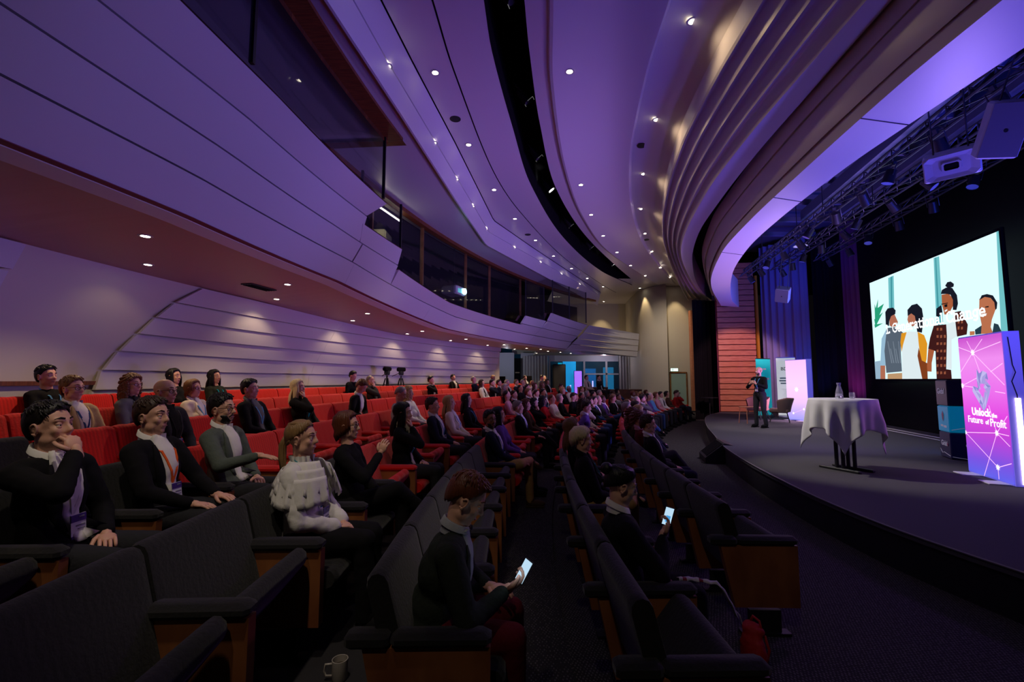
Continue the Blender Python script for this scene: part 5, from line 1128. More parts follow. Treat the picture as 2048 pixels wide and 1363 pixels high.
def person(loc, rz, label, group=None, res=.012, female=False, skin='fair', hair='short', hcol='brown', top='jacket', tcol='black', shirt='white', bottom='char', lean=-10, hyaw=0, hpitch=0, armL='lap', armR='lap',
           legs='sit', lanyard=None, badge=False, glasses=False, beard=False, build=1.0, scale=1.0, shoe='black', stand=False, detail=True, seed=0, shift=(0, 0, 0), fold=.012):
    e = empty('person', loc, rz, label=label, cat='person', group=group)
    fw = .94 if female else 1.0; SW_ = (.150 if female else .172)*build
    if stand: P = Vector((0, 0, .93))
    else: P = Vector((.27, 0, .545))
    P += Vector(shift); L = math.radians(lean); td = Vector((math.sin(L), 0, math.cos(L)))
    chest = P + td*.30; SC = P + td*.455; NB = P + td*.50; ly = Vector((0, 1, 0))
    HCn = NB + td*.055 + Vector((math.sin(L*.5+math.radians(max(hpitch, 0))*.35)*.115, 0, .105))
    T = Matrix.Translation(HCn) @ Euler((0, 0, math.radians(hyaw))).to_matrix().to_4x4() @ Euler((0, math.radians(hpitch)+L*.25, 0)).to_matrix().to_4x4()
    if female: T = T @ Matrix.Scale(.95, 4)
    shl = {1: SC+ly*SW_+Vector((0, 0, -.02)), -1: SC-ly*SW_+Vector((0, 0, -.02))}
    # legs
    lg = {}
    for s in (1, -1):
        hp = P + ly*s*.09
        if stand: kn = Vector((.03, s*.12, .50)); an = Vector((-.02 if s > 0 else 0, s*.14, .09))
        elif legs == 'cross' and s == -1: kn = P + Vector((.40, .02, .13)); an = P + Vector((.62, .17, -.12))
        elif legs == 'ankle4' and s == -1: kn = P + Vector((.34, -.22, .10)); an = P+Vector((.44, .16, .08))
        else: kn = P + Vector((.42, s*(.13 if not female else .08), .015)); an = Vector((P.x+.44, s*(.13 if not female else .09), .09))
        lg[s] = (hp, kn, an)
    # arms
    aw = {}; lap = P + Vector((.22, 0, .10))
    def target(mode, s):
        if isinstance(mode, (tuple, list)):
            if len(mode) == 4: return Vector(mode[0]), mode[1], mode[2], mode[3]
            return Vector(mode), (1, 0, 0), (0, 0, -1), .5
        if mode == 'lap': return lap + ly*s*.055, (.8, -s*.8, -.15), (0, 0, -1), .45
        if mode == 'thigh': return P + Vector((.30, s*.13, .11)), (1, -s*.15, -.1), (0, 0, -1), .35
        if mode == 'chin': return T @ Vector((.135, s*.03, -.135)) + Vector((0, s*.02, -.03)), (-.25, -s*.25, 1), (-1, 0, 0), 1.0
        if mode == 'raise': return HCn + Vector((.27, -.06*s, -.02)), (.3, -s*.1, 1), (-.4, -s*1, 0), .7
        if mode == 'phone': return P + Vector((.40, s*.04, .24)), (.7, -s*.35, .35), (-.3, 0, 1), .8
        if mode == 'armrest': return P + Vector((.24, s*.30, .19)), (1, -s*.1, -.1), (0, 0, -1), .3
        if mode == 'front': return P + Vector((.48, -s*.02, .38)), (1, -s*.2, 0), (0, 0, -1), .25
        if mode == 'talk': return NB + Vector((.26, s*.10, -.20)), (.4, -s*.9, .5), (-1, 0, .3), .8
        if mode == 'hang': return P + Vector((.02, s*.30, -.10)), (0, 0, -1), (0, -s, 0), .3
        if mode == 'over': return P + Vector((.42, s*.25, .40)), (1, 0, -.1), (0, 0, -1), .15
    for s, mode in ((1, armL), (-1, armR)):
        w_, f_, n_, c_ = target(mode, s)
        pole = (-.3, s*1.0, -.9) if mode not in ('chin', 'raise', 'front', 'over') else (.2, s*.9, -1)
        el, w2 = ik(shl[s], w_, .285, .25, pole); aw[s] = (el, w2, f_, n_, c_)
    b = build
    torso = [('e', P+Vector((0, 0, .01)), (.120*b, .158*b*fw, .12)), ('e', P+td*.13, (.105*b, .138*b*fw, .13)), ('e', chest, (.108*b, .150*b*fw, .15)), ('e', P+td*.38, (.092*b, .150*b*fw, .10)),
             ('c', SC-ly*(SW_-.03)-Vector((0, 0, .01)), SC+ly*(SW_-.03)-Vector((0, 0, .01)), .056, .056), ('c', SC+td*-.03, NB+td*.015, .078, .056)]
    if female: torso += [('e', chest+Vector((.07, .06, -.02)), (.065, .06, .06)), ('e', chest+Vector((.07, -.06, -.02)), (.065, .06, .06))]
    arms = []
    for s in (1, -1):
        el, w2 = aw[s][0], aw[s][1]; arms += [('c', shl[s], el, .047*b*fw, .038*b*fw), ('c', el, w2, .038*b*fw, .026*fw)]
    legp = []
    for s in (1, -1):
        hp, kn, an = lg[s]; legp += [('c', hp, kn, .088*b, .058*b), ('c', kn, an, .056*b, .036)]
    neck = [('c', NB-td*.02, T @ Vector((-.012, 0, -.06)), .058*fw, .052*fw)]
    def emit(mb, prims, inf=0, n=12):
        for q in prims:
            if q[0] == 'e': mb.ell(q[1], tuple(r+inf for r in q[2]), Matrix.Rotation(L, 3, 'Y'), 16, 10)
            else: capsule(mb, q[1], q[2], q[3]+inf, q[4]+inf, n)
    # body: one surface of torso, arms, legs, neck, head; hands joined on at the wrists
    mb = MB(); emit(mb, [(q[0], q[1], tuple(r-.006 for r in q[2])) if q[0] == 'e' else (q[0], q[1], q[2], q[3]-.006, q[4]-.004) for q in torso+arms+legp]); emit(mb, neck); head_prims(mb, T, female)
    for s in (1, -1):
        an = lg[s][2]; capsule(mb, an, an+Vector((.11, 0, -.05)), .030, .020, 8)
    hb = MB()
    for s in (1, -1):
        el, w2, f_, n_, c_ = aw[s]; hand_prims(hb, w2+(w2-el).normalized()*.02, f_, n_, -s if s == 1 else 1, c_, .92 if female else 1.0)
    ears_lids(hb, T, detail)
    bres = min(res*.72, .016) if detail else res*.8
    remesh(mb, bres, 'body', skin_mat(skin), 0, 2 if detail else 1, parent=e, extra=hb)
    # trousers
    if bottom:
        mb = MB(); emit(mb, [q for q in torso[:1]]+legp, .012)
        for s in (1, -1): hp, kn, an = lg[s]; capsule(mb, kn.lerp(an, .5), an, .062, .056, 10)
        if stand: emit(mb, torso[1:2], .006)
        remesh(mb, res*1.3, 'skirt' if bottom == 'skirt' else 'trousers', cloth(bottom), fold, 3, parent=e)
    # shoes
    for s in (1, -1):
        an = lg[s][2]; kn = lg[s][1]
        mb = MB(); hz = an.z < .12
        if hz: mb.ell(an+Vector((.075, 0, -.040)), (.138, .050, .050), None, 12, 8); mb.ell(an+Vector((.0, 0, .0)), (.062, .050, .065), None, 10, 6); mb.box(an+Vector((.07, 0, -.078)), (.25, .075, .024))
        else:
            d = Vector((.55, .15, -.45)).normalized(); M = d.to_track_quat('X', 'Z').to_matrix(); mb.ell(an+d*.08, (.13, .045, .045), M, 12, 8); mb.ell(an, (.05, .045, .05), None, 10, 6)
        mb.build('shoe', cloth(shoe, .05), e, smooth=True)
    # upper garment
    tm = cloth(tcol); mb = MB(); t_ = {'jacket': .014, 'sweater': .011, 'blouse': .012, 'shirt': .010, 'tshirt': .010}[top]
    emit(mb, torso[:5]+torso[6:], t_); capsule(mb, torso[5][1], torso[5][1].lerp(torso[5][2], .55), .078+t_, .058+t_)
    for s in (1, -1):
        el, w2 = aw[s][0], aw[s][1]; capsule(mb, shl[s], el, .047*b*fw+t_+.006, .040*b+t_)
        if top != 'tshirt': capsule(mb, el, el.lerp(w2, .93), .039*b+t_, (.030 if top != 'blouse' else .045)+t_*.7)
    if top == 'jacket': mb.ell(P+Vector((.02, 0, .02)), (.15*b, .175*b, .13), None, 14, 8)
    gar = remesh(mb, res, top if top != 'tshirt' else 'shirt', tm, fold*1.3, 3, parent=e)
    from mathutils.bvhtree import BVHTree
    gt = BVHTree.FromPolygons([v.co for v in gar.data.vertices], [tuple(p.vertices) for p in gar.data.polygons]); fwd = Vector((math.cos(L), 0, -math.sin(L)))
    def front(u, k=0, yy=0):
        base = P + td*u + ly*yy; h = gt.ray_cast(base + fwd*.27, -fwd, .27)
        d_ = .125*b + t_ if u < .4 else .088-(u-.4)*.22
        if h[0] is not None and (h[0]-base).dot(fwd) < d_+.09: return h[0] + fwd*(k+.003)
        return base + fwd*(d_+k)
    if top == 'jacket' and shirt:
        # shirt front showing in the jacket opening + collar
        m = MB(); rows = []; wd_ = .068 if not female else .050
        for i in range(16):
            u = lerp(.06, .535, i/15); t2 = i/15; hw_ = (.030 + (wd_-.030)*math.sin(min(t2*1.25, 1)*PI/2)) * (1 if t2 < .8 else 1-.22*(t2-.8)/.2)
            rows.append([front(u, .001 if abs(j-4) < 4 else -.014, lerp(-1, 1, j/8)*hw_) for j in range(9)])
        m.loft(rows); o = m.build('shirt', cloth(shirt, .2), e, smooth=True); o.modifiers.new('t', 'SOLIDIFY').thickness = .006
        # lapels folded back along the opening
        m = MB()
        for s in (1, -1):
            A = []; B_ = []
            for i in range(9):
                u = lerp(.12, .47, i/8); hw_ = .030 + (wd_-.030)*math.sin(min((u-.06)/.475*1.25, 1)*PI/2); lw_ = .008+.040*math.sin(PI*min(max((u-.10)/.38, 0), 1))**.7
                A.append(front(u, .006, s*hw_)); B_.append(front(u, .005, s*(hw_+lw_)))
            m.loft([A, B_], flip=(s < 0))
        o = m.build('lapel', cloth(tcol, .1), e, smooth=True); o.modifiers.new('t', 'SOLIDIFY').thickness = .005
    if shirt and top in ('jacket', 'sweater'):
        m = MB(); rows = []
        for z, r in ((-.005, .074), (.028, .066), (.055, .063), (.05, .070), (.02, .080)):
            rows.append([NB + td*z + Vector((r*math.cos(a)*.98 - .012 + (.014 if abs(a) < .3 else 0), r*math.sin(a), -.030*math.cos(a)*(1 if z > 0 else .3))) for a in [(.28+(2*PI-.56)*k/20) for k in range(21)]])
        m.loft(rows); o = m.build('collar', cloth(shirt, .2), e, smooth=True)
    hair_o = None
    if hair != 'bald': hair_o = hair_mesh(T, hair, 'hair', hair_mat(hcol), e, seed, lo=not detail)
    if not detail: 
        if lanyard:
            m = MB(); 
            for s in (1, -1): m.tube([NB+ly*s*.06+td*.01+Vector((-.01, 0, 0)), SC+ly*s*.055+Vector((.13*b, 0, -.03)), front(.22, .008)], .008, 4)
            m.build('lanyard', cloth(lanyard, 0), e)
        return e
    # eyes, brows
    for s in (1, -1):
        m = MB(); c = Vector((.0715, s*.030, .004)); m.ell(T @ c, (.0125, .0125, .0125), None, 12, 8); m.mi = 1; m.ell(T @ (c+Vector((.0075, 0, 0))), (.0058, .0058, .0058), None, 8, 6)
        m.build('eye', [mat('eye_white', (.7, .68, .66, 1), .15), mat('eye_iris', (.03, .02, .015, 1), .1)], e, smooth=True)
        m = MB(); m.tube([T @ Vector((.092, s*.014, .037)), T @ Vector((.086, s*.032, .043)), T @ Vector((.070, s*.050, .036))], [.004, .004, .002], 5); m.build('eyebrow', hair_mat('dark' if hcol in ('platinum', 'white', 'grey') else hcol), e)
    m = MB(); m.tube([T @ Vector((.091, -.022, -.061)), T @ Vector((.0965, 0, -.0605)), T @ Vector((.091, .022, -.061))], [.0025, .004, .0025], 5); m.build('lips', mat('lip_'+skin, rgb(150, 84, 80), .4), e)
    if beard:
        m = MB(); rows = []
        for i in range(11):
            row = []
            for k in range(25):
                az = -1.75+3.5*k/24; edge_ = lerp(1.98, 1.30, min(1, max(0, (abs(az)-.35)/.55)))
                po = lerp(edge_, 2.75, i/10); rr_ = 1.0 if i in (0, 10) or k in (0, 24) else 1.13+.03*noise.noise(Vector((az*9, po*9, 1)))
                row.append(T @ (Vector((.026, 0, -.052)) + Vector((.060*rr_*math.sin(po)*math.cos(az), .055*rr_*math.sin(po)*math.sin(az), .066*rr_*math.cos(po)*.97-.006))))
            rows.append(row)
        m.loft(rows)
        m.tube([T @ Vector((.078, -.028, -.062)), T @ Vector((.0925, -.014, -.048)), T @ Vector((.0955, 0, -.0465)), T @ Vector((.0925, .014, -.048)), T @ Vector((.078, .028, -.062))], [.003, .005, .0045, .005, .003], 6)
        m.build('beard', hair_mat(hcol if hair != 'bald' else 'brown'), e, smooth=True)
    if glasses:
        m = MB()
        for s in (1, -1):
            m.tube([T @ Vector((.094-.012*abs(math.sin(a/2)*0)-.010*(s*math.cos(a)+1)*.5, s*.032+.023*math.cos(a)*1.0, .004+.018*math.sin(a))) for a in [2*PI*k/16 for k in range(17)]], .0022, 5, cap=False)
            m.tube([T @ Vector((.082, s*.056, .010)), T @ Vector((.04, s*.078, .012)), T @ Vector((-.012, s*.082, .006))], .0022, 5)
        m.tube([T @ Vector((.097, -.010, .008)), T @ Vector((.100, 0, .011)), T @ Vector((.097, .010, .008))], .0022, 5); m.build('glasses', M_DARK, e)
    if lanyard:
        m = MB(); q = front(.20, .010)
        for s in (1, -1):
            p = [NB+ly*s*.066+td*.02+Vector((-.02, 0, .01)), NB+ly*s*.07+Vector((.055, 0, -.035)), front(.42, .006, s*.055), front(.36, .008, s*.042), front(.28, .009, s*.022), q]
            for a, c in zip(p, p[1:]):
                d = (c-a).normalized(); sd = d.cross(Vector((1, 0, .2))).normalized()*.0085; nn = Vector((.0025, 0, 0)); m.add([a-sd+nn, a+sd+nn, c+sd+nn, c-sd+nn, a-sd-nn, a+sd-nn, c+sd-nn, c-sd-nn], [(0, 1, 2, 3), (7, 6, 5, 4), (0, 4, 5, 1), (1, 5, 6, 2), (2, 6, 7, 3), (3, 7, 4, 0)])
        m.build('lanyard', cloth(lanyard, 0), e)
        if badge:
            c = front(.135, .016); Mx = Matrix.Rotation(-L, 3, 'Y') if False else Matrix.Rotation(L, 3, 'Y'); bd_ = MB(); bd_.box(c, (.004, .085, .125), M=Mx); o = bd_.build('badge', mat('badge_white', (.7, .7, .72, 1), .5), e)
            m = MB(); m.box(c+Mx @ Vector((.003, 0, .043)), (.003, .085, .036), M=Mx); m.box(c+Mx @ Vector((.003, 0, -.053)), (.003, .085, .018), M=Mx); m.build('badge_band', mat('badge_purple', rgb(62, 30, 120), .5), o)
            m = MB(); m.box(c+Mx @ Vector((.003, .01, .005)), (.003, .05, .006), M=Mx); m.box(c+Mx @ Vector((.003, .014, -.012)), (.003, .04, .005), M=Mx); m.box(c+Mx @ Vector((.005, .015, .048)), (.003, .03, .008), M=Mx); m.build('badge_print', mat('badge_ink', (.2, .2, .24, 1), .6), o)
    e['_T'] = 0; del e['_T']
    person.T = T; person.aw = aw; person.P = P; person.NB = NB; person.SC = SC; person.front = front; person.td = td; person.shl = shl
    return e
def seat_pos(r, s, off=.0):
    x, y, _ = arcs(RR[r], s, 0, off); return (x, y, FZ[r]), -s/RR[r]

# ============================================================ THE AUDIENCE
NEAR = []   # (row, s)
def seated(r, s, label, **k):
    off = k.pop('off', 0); loc, rz = seat_pos(r-1, s, off); NEAR.append((r-1, s)); return person(loc, rz, label, **k)
HI = dict(res=.0125); MD = dict(res=.016)
seated(5, -.57, 'man with dark brown hair and open white shirt, hand at his chin, far left', hair='short', hcol='dark', tcol='black', shirt='white', armR=((.40, -.06, 1.07), (-.5, .12, .85), (-.8, .2, -.5), .95), armL='lap', lanyard='white', badge=True, lean=-6, hpitch=-4, seed=1, **HI)
m1 = bpy.context.scene.objects['person']
seated(5, .15, 'man with swept brown hair, dark jacket and orange lanyard', hcol='brown', tcol='black', shirt='white', lanyard='orange', badge=True, lean=-8, hpitch=2, armR='thigh', armL='thigh', seed=2, **HI)
seated(5, .86, 'bearded man with glasses in a grey green suit, arm over the seat in front', hcol='dark', tcol='sage', shirt='white', glasses=True, beard=True, lean=-6, armR=((.60, -.14, .84), (1, .05, -.12), (0, 0, -1), .18), armL='lap', seed=3, **HI)
WW = seated(4, .13, 'blonde woman with a ponytail in a white ruffled blouse and name badge', female=True, hair='ponytail', hcol='dirtyblond', top='blouse', tcol='white', shirt=None, lanyard='teal', badge=True, lean=-4, bottom='black', build=1.1, hpitch=0, seed=4, fold=.02, **HI)
T_, SC_, td_, NB_ = person.T, person.SC, person.td, person.NB
for ti, (z0, z1, ax0, ay0, ax1, ay1) in enumerate(((.03, -.03, .085, .10, .140, .205), (-.01, -.085, .125, .185, .162, .248), (-.06, -.15, .145, .222, .180, .275))):
    m = MB(); rows = []; nn = 72
    for j in range(7):
        u = j/6; row = []
        for k in range(nn+1):
            a = .30+(2*PI-.60)*k/nn; wv = math.sin(a*17+ti*1.3)*.6+math.sin(a*29+ti)*.4
            rx = lerp(ax0, ax1, u)*(1+.10*wv*u); ry = lerp(ay0, ay1, u)*(1+.08*wv*u); cz = lerp(z0, z1, u**1.3) + .022*wv*u - .03*max(0, math.cos(a))*u - .045*abs(math.sin(a))**2*u
            row.append(SC_ + td_*cz + Vector((rx*math.cos(a)+.012+.035*max(0, math.cos(a)), ry*math.sin(a), .035*(1-u))))
        rows.append(row)
    m.loft(rows); o = m.build('ruffle', cloth('white', .1), WW, smooth=True); o.modifiers.new('t', 'SOLIDIFY').thickness = .003
m = MB(); rows = []
for j in range(5):
    u = j/4; rows.append([NB_+td_*(.0+.05*u)+Vector(((.068+.02*u*math.sin(k*1.9))*math.cos(.5+(2*PI-1.0)*k/40), (.066+.018*u*math.sin(k*1.9))*math.sin(.5+(2*PI-1.0)*k/40), 0)) for k in range(41)])
m.loft(rows); m.build('ruffled_collar', cloth('white', .1), WW, smooth=True)
m = MB(); m.ell(T_ @ Vector((-.108, 0, .02)), (.018, .03, .03), None, 10, 6); m.build('hair_clip', mat('clip_black', (.01, .01, .01, 1), .3), WW)
GW = seated(4, .95, 'woman with dark brown hair and glasses in black raising her right hand', female=True, hair='bob', hcol='auburn', top='sweater', tcol='black', shirt=None, bottom='black', glasses=True, armR=((.52, -.03, .97), (.35, .1, 1), (.1, 1, 0), .55), armL='lap', lean=-4, legs='cross', seed=5, **HI)
seated(4, 2.46, 'woman with long black hair in a dark jacket and patterned blouse, hand near her mouth', female=True, hair='long', hcol='black', tcol='black', shirt='cream', lanyard='teal', armR='chin', armL='lap', lean=0, hpitch=4, seed=6, res=.014)
seated(4, 4.14, 'young man with brown hair in a navy jacket, fourth row', hcol='brown', tcol='navy', shirt='white', lanyard='ltblue', badge=True, seed=7, **MD)
seated(4, 5.10, 'woman with long straight blonde hair in a cream jacket', female=True, hair='long', hcol='blond', tcol='cream', shirt='white', lanyard='ltblue', seed=8, **MD)
seated(4, 6.25, 'woman with long dark hair in black beside the blonde in the cream jacket', female=True, hair='long', hcol='dark', top='sweater', tcol='black', shirt=None, lanyard='ltblue', seed=9, **MD)
PM = seated(3, -.58, 'man in a dark green jacket bending over his lit phone', hcol='auburn', hair='short', tcol='green', shirt='lgrey', bottom='burg', lean=16, hpitch=28, armR=((.60, -.12, .72), (.85, .35, .35), (-.3, .3, 1), .75), armL=((.52, .10, .66), (.8, -.5, .1), (0, 0, -1), .4), build=1.12, shift=(-.05, 0, -.05), seed=10, **HI)
aw_pm = person.aw
seated(3, 3.41, 'dark haired man with glasses turning his face to the camera, tan trousers', hair='short', hcol='dark', tcol='navy', shirt='white', lanyard='royal', badge=True, bottom='khaki', glasses=True, beard=True, hyaw=-48, skin='tan', legs='ankle4', armR='thigh', armL='lap', shoe='brown', seed=11, res=.013)
seated(3, 4.25, 'woman with long black hair in a purple patterned top', female=True, hair='long', hcol='black', top='sweater', tcol='purple', shirt=None, skin='mid', seed=12, **MD)
seated(3, 6.3, 'grey haired man in a dark suit with a bright blue lanyard', hair='short', hcol='grey', tcol='black', shirt='white', lanyard='royal', legs='cross', armR='thigh', seed=13, **MD)
seated(3, 7.2, 'woman with curly auburn hair beside the grey haired man', female=True, hair='curly_long', hcol='auburn', tcol='brown', shirt='red', seed=14, **MD)
seated(3, 9.2, 'woman with long black curls in a bright red top', female=True, hair='curly_long', hcol='black', top='sweater', tcol='red', shirt=None, skin='deep', seed=15, res=.02)
seated(2, 1.65, 'woman with short platinum hair, black jacket, blue lanyard and tan trousers', female=True, hair='spiky', hcol='platinum', tcol='black', shirt='black', lanyard='teal', bottom='khaki', legs='ankle4', lean=-8, hpitch=6, seed=16, res=.013)
BW = seated(2, -.05, 'woman with dark hair in a bun, white collar, holding a lit phone', female=True, hair='bun', hcol='black', top='sweater', tcol='black', shirt='white', bottom='black', hpitch=18, lean=0, armR=((.45, -.08, .84), (.45, .15, .8), (-.8, 0, .5), .8), armL='lap', build=1.2, shift=(-.06, 0, -.07), seed=17, **HI)
seated(2, 2.75, 'woman with long light brown hair in a dark top, second row', female=True, hair='long', hcol='light', top='sweater', tcol='black', shirt=None, hyaw=8, seed=18, res=.015)
seated(2, 7.2, 'man in a mauve sweater leaning on his elbow, second row', hair='short', hcol='brown', top='sweater', tcol='purple', shirt='white', lean=6, armR=(.40, -.26, .78), hpitch=10, seed=19, res=.018)
seated(1, 3.26, 'man with short greying brown hair and dark jacket in the front row', hair='short', hcol='brown', tcol='black', shirt='white', bottom='navy', hpitch=4, seed=20, res=.013)
seated(1, 4.1, 'woman with brown curls and a lilac scarf in the front row', female=True, hair='curly', hcol='auburn', tcol='burg', shirt='pink', legs='cross', hyaw=-6, seed=21, res=.015)
seated(1, 4.9, 'woman with wavy auburn hair in the front row beside the curly haired woman', female=True, hair='curly_long', hcol='auburn', tcol='brown', shirt='brown', seed=22, res=.016)
seated(5, 5.08, 'balding man in a grey shirt looking down', hair='receding', hcol='grey', top='shirt', tcol='lgrey', shirt=None, hpitch=26, lean=4, lanyard='ltblue', seed=23, **MD)
seated(5, 5.85, 'woman with blonde curls in a fluffy white sweater', female=True, hair='curly_long', hcol='blond', top='sweater', tcol='white', shirt=None, fold=.02, seed=24, **MD)
seated(6, 1.49, 'bald man with glasses in a dark jacket', hair='bald', tcol='char', shirt='black', glasses=True, lean=-4, skin='fair', lanyard='black', badge=True, seed=25, res=.014)
seated(6, 2.9, 'dark haired man in a black jacket with a pale lanyard, sixth row', hcol='dark', tcol='black', shirt='grey', lanyard='ltblue', seed=26, **MD)
seated(6, 4.0, 'woman with shoulder length platinum hair in black, hand at her cheek', female=True, hair='long', hcol='platinum', tcol='black', shirt='black', armR='chin', lanyard='teal', seed=27, **MD)
seated(6, 5.57, 'man in a black jacket with brown hair bowing his head', hcol='light', tcol='black', shirt='white', hpitch=36, lean=12, seed=28, **MD)
seated(7, 1.64, 'man with ginger brown hair and glasses in a beige jacket', hcol='light', tcol='beige', shirt='white', lanyard='blue', glasses=True, seed=29, shift=(0, 0, -.07), **MD)
seated(7, 2.32, 'woman with long brown wavy hair and glasses in grey', female=True, hair='curly_long', hcol='light', tcol='grey', shirt='char', glasses=True, lanyard='teal', shift=(0, 0, -.04), seed=30, **MD)
seated(7, 3.25, 'woman with short brown hair and glasses behind the bald man', female=True, hair='bob', hcol='light', tcol='cream', shirt='white', glasses=True, lanyard='ltblue', shift=(0, 0, -.1), seed=31, **MD)
seated(7, 8.45, 'grey haired man in a dark jacket holding his hand to his mouth', hair='receding', hcol='grey', tcol='char', shirt='grey', armR='chin', seed=32, res=.018)
seated(8, 2.32, 'man with cropped dark hair in black with a blue lanyard, back row', hcol='dark', top='sweater', tcol='black', shirt=None, lanyard='ltblue', shift=(0, 0, -.06), seed=33, **MD)
seated(8, 4.13, 'woman with dark hair tied back in black, back row', female=True, hair='long', hcol='black', top='sweater', tcol='black', shirt=None, seed=34, shift=(0, 0, -.05), **MD)
seated(8, 4.95, 'woman with long black hair in dark green, back row', female=True, hair='long', hcol='black', top='sweater', tcol='green', shirt=None, lanyard='teal', seed=35, shift=(0, 0, -.05), **MD)
# the speaker on stage
spk = person((7.36, 13.6, .40), PI+.45, 'bald bearded man in a black sweater speaking on stage with hands raised', res=.016, hair='bald', beard=True, top='sweater', tcol='black', shirt=None, bottom='char', stand=True, lean=0, armL='talk', armR='talk', lanyard='ltblue', badge=True, hyaw=-8, seed=40)
spk.scale = (1.04,)*3
# far audience: a few figures built once, then copied part by part
LIB = []
specs = [dict(female=False, hair='short', top='jacket', lanyard='white'), dict(female=True, hair='long', top='jacket', shirt='white'), dict(female=True, hair='bob', top='sweater', shirt=None), dict(female=False, hair='receding', top='shirt', shirt=None),
         dict(female=False, hair='short', top='jacket', armR='chin', lean=-4, lanyard='ltblue'), dict(female=True, hair='curly_long', top='sweater', shirt=None, armR='chin'), dict(female=False, hair='short', top='sweater', shirt=None, lean=6, hpitch=14, legs='cross'), dict(female=True, hair='ponytail', top='jacket', legs='cross')]
for i, sp_ in enumerate(specs): LIB.append([person((0, 0, 0), 0, 'x', res=.026, detail=False, seed=50+i, fold=.01, **sp_), False])
HN = {'brown': 'brown', 'dark': 'dark', 'black': 'black', 'blond': 'blonde', 'light': 'light brown', 'grey': 'grey', 'auburn': 'auburn', 'white': 'white'}
STY = {'short': 'short', 'long': 'long', 'bob': 'chin-length', 'receding': 'thinning', 'curly_long': 'curly', 'ponytail': 'tied-back'}
def far_person(r, s, v, tcol, hcol, skin='fair', bottom='char', yaw=0, dz=0):
    src, used = LIB[v]; LIB[v][1] = True
    o = copy_tree(src) if used else src
    loc, rz = seat_pos(r-1, s, 0); o.location = (loc[0], loc[1], loc[2]+dz); o.rotation_euler = (0, 0, rz+yaw)
    sp_ = specs[v]; g = 'woman' if sp_['female'] else 'man'
    for ch in o.children:
        b = ch.name.split('.')[0]
        mm = {'body': skin_mat(skin), 'hair': hair_mat(hcol), 'trousers': cloth(bottom), sp_['top']: cloth(tcol)}.get(b)
        if mm and ch.material_slots: ch.material_slots[0].link = 'OBJECT'; ch.material_slots[0].material = mm
    NEAR.append((r-1, s)); INFO[o.name] = (r, s, g, '%s %s hair' % (STY[sp_['hair']], HN[hcol]), tcol, sp_['top']); return o
random.seed(21); FAR = []; INFO = {}
used_s = {}
for r, s in NEAR: used_s.setdefault(r, []).append(s)
def add_far(r, s, *a, **k):
    if all(abs(s-q) > .62 for q in used_s.get(r-1, [])): FAR.append(far_person(r, s, *a, **k)); used_s.setdefault(r-1, []).append(s)
# the row of suits with lanyards near the back, and the woman in white at its end
add_far(6, 13.2, 1, 'white', 'brown'); 
for i, (hc, tc, v) in enumerate((('dark', 'navy', 4), ('brown', 'char', 0), ('grey', 'black', 0), ('light', 'navy', 4), ('grey', 'char', 3))): add_far(6, 13.95+i*.72, v, tc, hc)
add_far(1, 14.6, 3, 'ltblue', 'white'); add_far(1, 15.6, 2, 'pink', 'light'); add_far(1, 16.4, 0, 'white', 'dark'); add_far(1, 17.4, 2, 'brown', 'dark'); add_far(1, 18.2, 6, 'red', 'brown'); add_far(1, 19.0, 5, 'red', 'brown')
add_far(3, 11.3, 2, 'black', 'grey'); add_far(4, 11.4, 4, 'black', 'light'); add_far(3, 12.3, 6, 'black', 'brown')
TC = ['black', 'char', 'navy', 'grey', 'black', 'brown', 'cream', 'burg', 'purple', 'blue', 'white', 'green', 'black', 'lgrey', 'pink']
HCS = ['brown', 'dark', 'black', 'light', 'blond', 'grey', 'auburn', 'brown', 'dark']
for r, a, b, dens in ((1, 5.8, 19, .9), (2, 8.2, 19, .85), (3, 8.1, 18.8, .88), (4, 9.5, 18.2, .8), (5, 12.5, 18.8, .5), (6, 17.8, 19.5, .5), (7, 12.0, 20.0, .12), (8, 11, 20, .10)):
    s = a
    while s < b:
        if random.random() < dens: add_far(r, s, random.randrange(8), random.choice(TC), random.choice(HCS), random.choice(['fair', 'fair', 'mid', 'tan', 'fair', 'deep']), random.choice(['char', 'navy', 'black', 'blue']), random.uniform(-.15, .15), random.uniform(-.05, .03))
        s += random.uniform(.70, .78)
        random.random()
add_far(7, 11.7, 4, 'black', 'dark'); add_far(8, 9.19, 6, 'black', 'black')
for q in LIB:
    if not q[1]:
        for ch in list(q[0].children): bpy.data.objects.remove(ch)
        bpy.data.objects.remove(q[0])
cnt = {}
CN = {'char': 'charcoal', 'lgrey': 'pale grey', 'burg': 'burgundy', 'ltblue': 'light blue'}
for o in sorted(FAR, key=lambda o: INFO[o.name][:2]):
    r, s, g, h, tc, tp = INFO[o.name]; k = cnt.get(r, 0); cnt[r] = k+1
    o['label'] = '%s, %s, %s %s, %s, %s towards far end' % (g, h, CN.get(tc, tc), tp, ROWN[r-1], ordn(k)); o['group'] = 'audience at the far end of the %s' % ROWN[r-1]
for r in range(8): build_row(r, sorted(s for q, s in NEAR if q == r))

